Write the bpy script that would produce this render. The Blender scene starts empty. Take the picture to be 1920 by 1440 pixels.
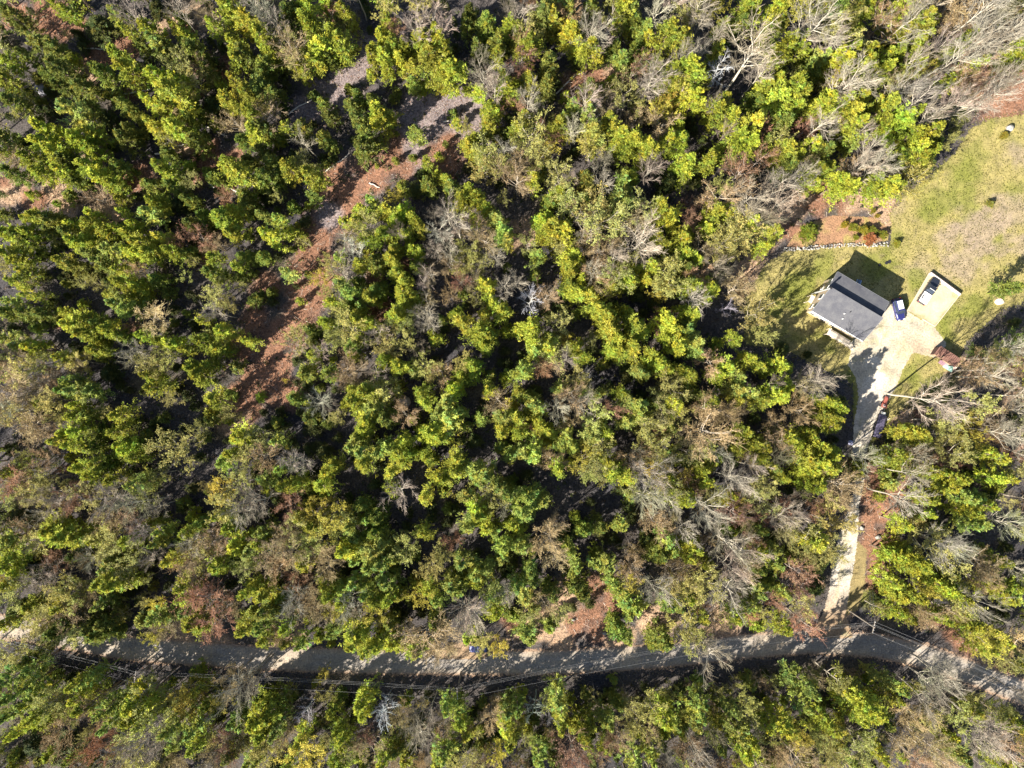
import bpy, math, re
import numpy as np
from mathutils import Vector
R_ = math.radians
rng = np.random.default_rng(7)
scene = bpy.context.scene
COL = scene.collection

# ---------------- camera, sky, sun, exposure ----------------
CAMH = 148.0            # metres above the ground, looking straight down
PPM = 9.0               # photo pixels per metre on the ground
SUN_EL, SUN_DX, SUN_DY = 36.0, 0.77, 0.64     # elevation; direction the shadows fall
cam = bpy.data.cameras.new('camera'); cam_o = bpy.data.objects.new('camera', cam); COL.objects.link(cam_o)
cam_o.location = (0, 0, CAMH); cam_o.rotation_euler = (0, 0, 0)
cam.sensor_width = 36; cam.lens = 36 * CAMH / (1920 / PPM); cam.clip_end = 3000; cam.clip_start = 1
scene.camera = cam_o
world = bpy.data.worlds.new('World'); scene.world = world; world.use_nodes = True
wn = world.node_tree; bg = wn.nodes['Background']
sky = wn.nodes.new('ShaderNodeTexSky'); sky.sky_type = 'NISHITA'; sky.sun_disc = False
sky.sun_elevation = R_(SUN_EL); sky.sun_rotation = math.atan2(-SUN_DX, -SUN_DY)
wn.links.new(sky.outputs[0], bg.inputs[0]); bg.inputs[1].default_value = 0.062
sl = bpy.data.lights.new('sun', 'SUN'); sl.energy = 5.0; sl.angle = R_(0.5); sl.color = (1.0, 0.94, 0.83)
so = bpy.data.objects.new('sun', sl); COL.objects.link(so)
ce, se = math.cos(R_(SUN_EL)), math.sin(R_(SUN_EL)); nn = math.hypot(SUN_DX, SUN_DY)
so.rotation_euler = Vector((SUN_DX / nn * ce, SUN_DY / nn * ce, -se)).to_track_quat('-Z', 'Y').to_euler()
so.location = (-60, -50, 90)
scene.view_settings.view_transform = 'Standard'; scene.view_settings.look = 'None'
scene.view_settings.exposure = 1.8; scene.view_settings.gamma = 1.0
scene.cycles.max_bounces = 5; scene.cycles.diffuse_bounces = 2; scene.cycles.glossy_bounces = 2
scene.cycles.transparent_max_bounces = 8; scene.cycles.transmission_bounces = 2

def G(px, py, h=0.0):
    "photo pixel -> world x, y of a point at height h"
    k = (CAMH - h) / CAMH / PPM
    return (px - 960) * k, (720 - py) * k

# ---------------- materials ----------------
def newmat(name, rough=0.85, spec=0.25):
    m = bpy.data.materials.new(name); m.use_nodes = True
    b = m.node_tree.nodes['Principled BSDF']; b.inputs['Roughness'].default_value = rough
    b.inputs['Specular IOR Level'].default_value = spec
    return m, m.node_tree, b
def nd(nt, t, **kw):
    n = nt.nodes.new(t)
    for k, v in kw.items(): setattr(n, k, v)
    return n
def noise(nt, scale, detail=3, rough=0.6, vec=None):
    n = nd(nt, 'ShaderNodeTexNoise'); n.inputs['Scale'].default_value = scale
    n.inputs['Detail'].default_value = detail; n.inputs['Roughness'].default_value = rough
    if vec: nt.links.new(vec, n.inputs['Vector'])
    return n.outputs[0]
def objco(nt):
    return nd(nt, 'ShaderNodeTexCoord').outputs['Object']
def ramp(nt, src, stops):
    r = nd(nt, 'ShaderNodeValToRGB'); nt.links.new(src, r.inputs[0])
    e = r.color_ramp.elements
    while len(e) < len(stops): e.new(0.5)
    for i, (p, c) in enumerate(stops):
        e[i].position = p; e[i].color = (*c, 1) if len(c) == 3 else c
    return r.outputs[0]
def mixc(nt, a, b, fac, mode='MIX'):
    m = nd(nt, 'ShaderNodeMix', data_type='RGBA', blend_type=mode)
    for sock, v in ((6, a), (7, b), (0, fac)):
        if isinstance(v, (int, float)): m.inputs[sock].default_value = v
        elif isinstance(v, tuple): m.inputs[sock].default_value = (*v, 1)
        else: nt.links.new(v, m.inputs[sock])
    return m.outputs[2]
def bump(nt, b, h, strength=0.4, dist=0.1):
    n = nd(nt, 'ShaderNodeBump'); n.inputs['Strength'].default_value = strength; n.inputs['Distance'].default_value = dist
    nt.links.new(h, n.inputs['Height']); nt.links.new(n.outputs[0], b.inputs['Normal'])
def plain(name, col, rough=0.7, var=0.18, scale=3.0, metal=0.0, spec=0.3, coat=0.0):
    m, nt, b = newmat(name, rough, spec)
    n = noise(nt, scale, 4, 0.6, objco(nt))
    lo = tuple(max(0, c * (1 - var)) for c in col); hi = tuple(min(1, c * (1 + var)) for c in col)
    nt.links.new(ramp(nt, n, [(0.3, lo), (0.7, hi)]), b.inputs['Base Color'])
    b.inputs['Metallic'].default_value = metal; b.inputs['Coat Weight'].default_value = coat
    return m
def ground_mat(name, fine, cut=False, bs=0.5):
    """vertex colour 'Col' x fine litter noise; with cut, ragged edges from attribute 'cover'"""
    m, nt, b = newmat(name, 0.95, 0.1)
    oc = objco(nt)
    at = nd(nt, 'ShaderNodeAttribute', attribute_name='Col')
    n1 = noise(nt, fine[0], 4, 0.7, oc); n2 = noise(nt, fine[1], 3, 0.65, oc)
    mul = ramp(nt, n1, [(0.28, (fine[2],) * 3), (0.5, (1, 1, 1)), (0.72, (fine[3],) * 3)])
    c = mixc(nt, at.outputs['Color'], mul, 1.0, 'MULTIPLY')
    mul2 = ramp(nt, n2, [(0.3, (0.78, 0.78, 0.8)), (0.7, (1.25, 1.22, 1.18))])
    c = mixc(nt, c, mul2, 1.0, 'MULTIPLY')
    nt.links.new(c, b.inputs['Base Color'])
    bump(nt, b, n1, bs, 0.25)
    if cut:
        cv = nd(nt, 'ShaderNodeAttribute', attribute_name='cover')
        n3 = noise(nt, 1.6, 5, 0.75, oc)
        md = nd(nt, 'ShaderNodeMath', operation='SUBTRACT'); nt.links.new(cv.outputs['Fac'], md.inputs[0]); nt.links.new(n3, md.inputs[1])
        gt = nd(nt, 'ShaderNodeMath', operation='GREATER_THAN'); nt.links.new(md.outputs[0], gt.inputs[0]); gt.inputs[1].default_value = 0.0
        tr = nd(nt, 'ShaderNodeBsdfTransparent'); mx = nd(nt, 'ShaderNodeMixShader')
        nt.links.new(gt.outputs[0], mx.inputs[0]); nt.links.new(tr.outputs[0], mx.inputs[1]); nt.links.new(b.outputs[0], mx.inputs[2])
        nt.links.new(mx.outputs[0], nt.nodes['Material Output'].inputs[0])
    return m
def plant_mat(name, trans, rough=0.6):
    m, nt, b = newmat(name, rough, 0.2)
    at = nd(nt, 'ShaderNodeAttribute', attribute_name='Col'); oi = nd(nt, 'ShaderNodeObjectInfo')
    c = mixc(nt, at.outputs['Color'], oi.outputs['Color'], 1.0, 'MULTIPLY')
    nt.links.new(c, b.inputs['Base Color'])
    if trans:
        t = nd(nt, 'ShaderNodeBsdfTranslucent'); mx = nd(nt, 'ShaderNodeMixShader'); mx.inputs[0].default_value = trans
        nt.links.new(c, t.inputs[0]); nt.links.new(b.outputs[0], mx.inputs[1]); nt.links.new(t.outputs[0], mx.inputs[2])
        nt.links.new(mx.outputs[0], nt.nodes['Material Output'].inputs[0])
    return m
M_LEAF = plant_mat('foliage', 0.42); M_BARK = plant_mat('bark', 0)

# ---------------- mesh helpers ----------------
def raw_mesh(name, V, F, mat, cols=None, floats=None, mats=None, smooth=False):
    """V n x 3; F list of (m x k) int arrays"""
    me = bpy.data.meshes.new(name); V = np.asarray(V, np.float32)
    F = [f for f in F if len(f)]
    me.vertices.add(len(V)); me.vertices.foreach_set('co', V.ravel())
    loops = np.concatenate([f.ravel() for f in F]).astype(np.int32)
    counts = np.concatenate([np.full(len(f), f.shape[1], np.int32) for f in F])
    me.loops.add(len(loops)); me.loops.foreach_set('vertex_index', loops)
    me.polygons.add(len(counts)); st = np.zeros(len(counts), np.int32); st[1:] = np.cumsum(counts)[:-1]
    me.polygons.foreach_set('loop_start', st); me.polygons.foreach_set('loop_total', counts)
    me.polygons.foreach_set('use_smooth', np.full(len(counts), smooth, bool))
    for m in (mat if isinstance(mat, (list, tuple)) else [mat]): me.materials.append(m)
    if mats is not None: me.polygons.foreach_set('material_index', np.asarray(mats, np.int32))
    me.update(calc_edges=True)
    if cols is not None:
        a = me.color_attributes.new('Col', 'FLOAT_COLOR', 'POINT')
        c4 = np.ones((len(V), 4), np.float32); c4[:, :3] = cols; a.data.foreach_set('color', c4.ravel())
    if floats is not None:
        a = me.attributes.new('cover', 'FLOAT', 'POINT'); a.data.foreach_set('value', np.asarray(floats, np.float32))
    return me
def link(name, data, parent=None, loc=(0, 0, 0), rz=0.0):
    o = bpy.data.objects.new(name, data); COL.objects.link(o)
    o.location = loc; o.rotation_euler = (0, 0, rz); o.parent = parent
    return o
def tag(o, label=None, cat=None, group=None, kind=None):
    if label: o['label'] = label
    if cat: o['category'] = cat
    if group: o['group'] = group
    if kind: o['kind'] = kind
    return o
class MB:
    "collects boxes, prisms, tubes and builds ONE mesh object"
    def __init__(s): s.v = []; s.f3 = []; s.f4 = []; s.n = 0; s.poly = []
    def add(s, V, f4=(), f3=()):
        V = np.asarray(V, float).reshape(-1, 3)
        if len(f4): s.f4.append(np.asarray(f4, int).reshape(-1, 4) + s.n)
        if len(f3): s.f3.append(np.asarray(f3, int).reshape(-1, 3) + s.n)
        s.v.append(V); s.n += len(V); return s
    def hexa(s, P):     # 8 points, bottom 4 ccw then top 4 ccw
        return s.add(P, [(0, 3, 2, 1), (4, 5, 6, 7), (0, 1, 5, 4), (1, 2, 6, 5), (2, 3, 7, 6), (3, 0, 4, 7)])
    def box(s, cx, cy, cz, sx, sy, sz, rz=0, taper=1.0, tx=0, ty=0):
        c, n = math.cos(rz), math.sin(rz); P = []
        for z, k in ((-.5, 1), (.5, taper)):
            for x, y in ((-.5, -.5), (.5, -.5), (.5, .5), (-.5, .5)):
                X = x * sx * k + (tx if z > 0 else 0); Y = y * sy * k + (ty if z > 0 else 0)
                P.append((cx + X * c - Y * n, cy + X * n + Y * c, cz + z * sz))
        return s.hexa(P)
    def loft(s, rings, caps=True):   # rings: list of equal-length point lists
        k = len(rings[0]); V = [p for r in rings for p in r]; f = []
        for i in range(len(rings) - 1):
            for j in range(k):
                f.append((i * k + j, i * k + (j + 1) % k, (i + 1) * k + (j + 1) % k, (i + 1) * k + j))
        s.add(V, f)
        if caps:
            for r in (rings[0][::-1], rings[-1]):
                c = np.mean(r, axis=0); s.add(list(r) + [tuple(c)], f3=[(j, (j + 1) % k, k) for j in range(k)])
        return s
    def tube(s, pts, rad, k=6):
        V, F = tube(np.asarray(pts, float), np.asarray(rad, float) if np.ndim(rad) else np.full(len(pts), rad), k)
        return s.add(V, F)
    def cyl(s, x, y, z0, z1, r0, r1=None, k=12):
        r1 = r0 if r1 is None else r1
        ring = lambda z, r: [(x + r * math.cos(2 * math.pi * i / k), y + r * math.sin(2 * math.pi * i / k), z) for i in range(k)]
        return s.loft([ring(z0, r0), ring(z1, r1)])
    def build(s, name, mat, parent=None, loc=(0, 0, 0), rz=0, bevel=0, smooth=False):
        me = raw_mesh(name, np.concatenate(s.v), [np.concatenate(a) for a in (s.f4, s.f3) if a], mat, smooth=smooth)
        o = link(name, me, parent, loc, rz)
        if bevel:
            b = o.modifiers.new('bevel', 'BEVEL'); b.width = bevel; b.segments = 2; b.limit_method = 'ANGLE'
        return o
def tube(P, rad, k=4):
    "tube along a polyline P (n x 3)"
    n = len(P); T = np.gradient(P, axis=0); T /= np.linalg.norm(T, axis=1)[:, None] + 1e-9
    up = np.where(np.abs(T[:, 2:3]) > 0.9, [[1., 0, 0]], [[0., 0, 1]])
    A = np.cross(T, up); A /= np.linalg.norm(A, axis=1)[:, None] + 1e-9; B = np.cross(T, A)
    a = np.arange(k) * 2 * math.pi / k
    V = P[:, None] + rad[:, None, None] * (A[:, None] * np.cos(a)[None, :, None] + B[:, None] * np.sin(a)[None, :, None])
    V = V.reshape(-1, 3); i = np.arange(n - 1)[:, None] * k; j = np.arange(k)[None]; j2 = (j + 1) % k
    F = np.stack([i + j, i + j2, i + k + j2, i + k + j], -1).reshape(-1, 4)
    return V, F
def many_tubes(P0, P1, r0, r1, k=3):
    "n straight tapered sticks"
    n = len(P0); T = P1 - P0; T = T / (np.linalg.norm(T, axis=1)[:, None] + 1e-9)
    up = np.where(np.abs(T[:, 2:3]) > 0.9, [[1., 0, 0]], [[0., 0, 1]])
    A = np.cross(T, up); A /= np.linalg.norm(A, axis=1)[:, None] + 1e-9; B = np.cross(T, A)
    a = np.arange(k) * 2 * math.pi / k
    off = A[:, None] * np.cos(a)[None, :, None] + B[:, None] * np.sin(a)[None, :, None]
    V = np.stack([P0[:, None] + off * r0[:, None, None], P1[:, None] + off * r1[:, None, None]], 1).reshape(-1, 3)
    i = np.arange(n)[:, None] * 2 * k; j = np.arange(k)[None]; j2 = (j + 1) % k
    F = np.stack([i + j, i + j2, i + k + j2, i + k + j], -1).reshape(-1, 4)
    return V, F
def quads(C, size, r, up=0.5, long=1.6, along=None):
    "n leaf-like diamonds at C with random orientation"
    n = len(C); N = r.normal(size=(n, 3)); N[:, 2] = np.abs(N[:, 2]) + up * 1.5; N /= np.linalg.norm(N, axis=1)[:, None]
    U = np.cross(N, r.normal(size=(n, 3))) if along is None else along + r.normal(0, .42, (n, 3)); U /= np.linalg.norm(U, axis=1)[:, None] + 1e-9; W = np.cross(N, U); W /= np.linalg.norm(W, axis=1)[:, None] + 1e-9
    s = (size * r.uniform(.6, 1.3, n))[:, None]
    V = np.stack([C - U * s * long * .5, C - W * s * .5, C + U * s * long * .5, C + W * s * .5], 1).reshape(-1, 3)
    return V, np.arange(4 * n).reshape(-1, 4)
def cat(parts):
    "[(V, F4, colour)] -> V, F, C"
    Vs, Fs, Cs = [], [], []; o = 0
    for V, F, c in parts:
        Vs.append(V); Fs.append(F + o); o += len(V)
        c = np.asarray(c, float)
        Cs.append(np.broadcast_to(c if c.ndim == 2 else c[None], (len(V), 3)))
    return np.concatenate(Vs), np.concatenate(Fs), np.concatenate(Cs)

# ---------------- tree prototypes (each: trunk arrays, crown arrays at a reference size) ----------------
def conifer(seed, H, R, z0, nb, per, leaf, shape=0.75, rise=0.12, lob=0.25):
    r = np.random.default_rng(seed)
    bend = r.normal(0, .25, 2)
    zs = np.linspace(0, H, 7); P = np.stack([bend[0] * (zs / H) ** 2, bend[1] * (zs / H) ** 2, zs], 1)
    tr = tube(P, np.linspace(.055 * math.sqrt(H), .03, 7), 5)
    ph = r.uniform(0, 6.28, 3); amp = r.uniform(.3, 1, 3) * lob
    t = np.sort(r.uniform(0, 1, nb) ** 0.85)         # 0 low .. 1 top
    zb = z0 + (H - z0) * t; az = r.uniform(0, 6.28, nb)
    L = R * (1 - t ** 1.25) ** shape * (1 + amp[0] * np.cos(az + ph[0]) + amp[1] * np.cos(2 * az + ph[1]) + amp[2] * np.cos(3 * az + ph[2])) * r.uniform(.50, 1.18, nb) + .22
    sl = rise + .45 * t + r.normal(0, .06, nb)
    D = np.stack([np.cos(az), np.sin(az), sl], 1)
    B0 = np.stack([bend[0] * (zb / H) ** 2, bend[1] * (zb / H) ** 2, zb], 1); B1 = B0 + D * L[:, None]
    bV, bF = many_tubes(B0, B1, np.full(nb, .035), np.full(nb, .012))
    # tufts along the branches
    n = per; q = r.uniform(.18, 1.05, (nb, n)) ** .75
    side = np.stack([-D[:, 1], D[:, 0], np.zeros(nb)], 1)
    w = (.10 + .30 * L)[:, None] * (1.08 - q) + .06
    nt = 20; tuft = r.normal(size=(nb, nt)); tq = r.uniform(.2, 1.05, (nb, nt)) ** .7     # tufts gather the needles
    k = r.integers(0, nt, (nb, n)); q = np.take_along_axis(tq, k, 1) + r.normal(0, .05, (nb, n)); lat = np.take_along_axis(tuft, k, 1) * .62 + r.normal(0, .14, (nb, n))
    C = B0[:, None] + D[:, None] * (L[:, None] * q)[..., None] + side[:, None] * (lat * w)[..., None]
    C[..., 2] += r.normal(0, .10, (nb, n)) + .05 - .10 * np.abs(lat)
    sd = np.sign(lat)[..., None] * side[:, None] * .55
    V, F = quads(C.reshape(-1, 3), leaf * .80, r, .35, 3.0, (D[:, None] * .8 + sd).reshape(-1, 3))
    tone = (r.uniform(.72, 1.28, nb)[:, None] * r.uniform(.8, 1.2, (nb, nt))[np.arange(nb)[:, None], k]).reshape(-1)
    hue = (r.normal(0, .11, nb)[:, None] + np.zeros((nb, n))).reshape(-1)
    col = np.stack([tone * (1 + hue), tone, tone * (1 - hue)], 1)
    tr3 = cat([(tr[0], tr[1], (1, 1, 1)), (bV, bF, (.8, .8, .8))])
    return dict(trunk=tr3, crown=(V, F, np.repeat(col, 4, 0)), H=H, R=R)

def broad(seed, H, R, z0, nl, ns, nt, tw, leafn, leaf, up=(38, 66), trunk_r=.17):
    "leafless or thinly leafed tree: trunk, limbs, twigs, and a few leaves or buds"
    r = np.random.default_rng(seed)
    lean = r.normal(0, .5, 2); zs = np.linspace(0, H * .86, 7)
    wig = np.cumsum(r.normal(0, .10, (7, 2)), 0); wig -= wig[0]
    P = np.stack([lean[0] * (zs / H) ** 1.5 + wig[:, 0], lean[1] * (zs / H) ** 1.5 + wig[:, 1], zs], 1)
    parts = [(*tube(P, np.linspace(trunk_r, .05, 7), 6), (1, 1, 1))]
    tips0, tips1, tr0 = [], [], []
    ga = r.uniform(0, 6.28)
    for i in range(nl):
        f = (i + r.uniform(0, .8)) / nl; z = H * (z0 + (.82 - z0) * f)
        a = ga + i * 2.4 + r.normal(0, .3); e = R_(r.uniform(*up) + 12 * f)
        b = np.array([np.interp(z, P[:, 2], P[:, 0]), np.interp(z, P[:, 2], P[:, 1]), z])
        L = min(R * r.uniform(.8, 1.15) / math.cos(e), (H * 1.02 - z) / math.sin(e)) * (1 - .15 * f); L = max(L, .8)
        d = np.array([math.cos(a) * math.cos(e), math.sin(a) * math.cos(e), math.sin(e)])
        s = np.linspace(0, 1, 5); c = np.cumsum(r.normal(0, .05 * L, (5, 3)), 0); c -= c[0]
        LP = b + s[:, None] * d * L + c; LP[:, 2] += s ** 2 * .12 * L
        lr = np.linspace(.058, .022, 5); parts.append((*tube(LP, lr, 4), (.95, .95, .95)))
        for j in range(ns):
            q = (j + r.uniform(.2, 1)) / ns * .8 + .2
            bp = np.array([np.interp(q, s, LP[:, k]) for k in range(3)])
            dd = d + r.normal(0, .48, 3); dd[2] = abs(dd[2]) * .7 + .25; dd /= np.linalg.norm(dd)
            SL = L * r.uniform(.28, .5) * (1.15 - .5 * q); ep = bp + dd * SL
            tips0.append(bp); tips1.append(ep); tr0.append(.028)
            m = r.uniform(.15, 1, nt); bb = bp + (ep - bp) * m[:, None]
            td = dd + r.normal(0, .5, (nt, 3)); td[:, 2] = td[:, 2] * .6 + .22; td /= np.linalg.norm(td, axis=1)[:, None]
            te = bb + td * (SL * r.uniform(.3, .75, nt) + .15)[:, None]
            tips0 += list(bb); tips1 += list(te); tr0 += [tw] * nt
    T0, T1, rr = np.array(tips0), np.array(tips1), np.array(tr0)
    tn = np.repeat(r.uniform(.75, 1.2, len(T0)), 6)
    cr = [(*many_tubes(T0, T1, rr, rr * .45), np.stack([tn] * 3, 1))]
    if leafn:
        k = r.integers(0, len(T0), leafn); m = r.uniform(.45, 1.1, leafn)[:, None]
        C = T0[k] + (T1[k] - T0[k]) * m + r.normal(0, .10, (leafn, 3))
        V, F = quads(C, leaf, r, .3, 1.4)
        tn = np.random.default_rng(seed + 1).uniform(.7, 1.3, len(T0))[k]
        hu = r.normal(0, .07, leafn)
        cr.append((V, F, np.repeat(np.stack([tn * (1 + hu), tn, tn * (1 - hu)], 1), 4, 0)))
    return dict(trunk=cat(parts), crown=cat(cr), H=H, R=R)

PROTO = {
    'P': [conifer(100 + i, 12, 2.3, 2.4, 110, 52, .185, lob=.36) for i in range(6)],
    'N': [conifer(120 + i, 14, 2.5, 3.0, 92, 54, .19, shape=.95, rise=.22, lob=.38) for i in range(5)],
    'G': [conifer(140 + i, 9, 2.0, 1.0, 115, 42, .17, shape=.7, rise=.05, lob=.22) for i in range(5)],
    's': [conifer(160 + i, 3.4, 1.1, .2, 60, 34, .155, shape=.7, lob=.25) for i in range(4)],
    'B': [broad(200 + i, 15, 2.9, .42, 10, 8, 9, .018, 0, 0) for i in range(6)],
    'K': [broad(220 + i, 12, 2.6, .32, 11, 8, 8, .022, 1500, .10, up=(30, 62)) for i in range(5)],
    'O': [broad(240 + i, 11, 2.4, .30, 9, 6, 6, .018, 3000, .135, up=(28, 62)) for i in range(5)],
    'D': [broad(260 + i, 10, 1.6, .35, 9, 6, 6, .018, 0, 0, up=(10, 55), trunk_r=.15) for i in range(3)],
}
PCACHE = {}
def proto_mesh(k, i, what):
    key = (k, i, what)
    if key not in PCACHE:
        p = PROTO[k][i]
        if what == 'both':
            (tv, tf, tc), (cv, cf, cc) = p['trunk'], p['crown']
            V, F, C = cat([(tv, tf, tc * .8), (cv, cf, cc)])
            PCACHE[key] = raw_mesh('tree', V, [F], [M_LEAF, M_BARK], C, mats=np.r_[np.ones(len(tf)), np.zeros(len(cf))])
        else:
            V, F, C = p[what]; leafy = what == 'crown' and k in 'PNGsKO'
            PCACHE[key] = raw_mesh(what, V, [F], M_LEAF if leafy else M_BARK, C)
    return PCACHE[key]

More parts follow.
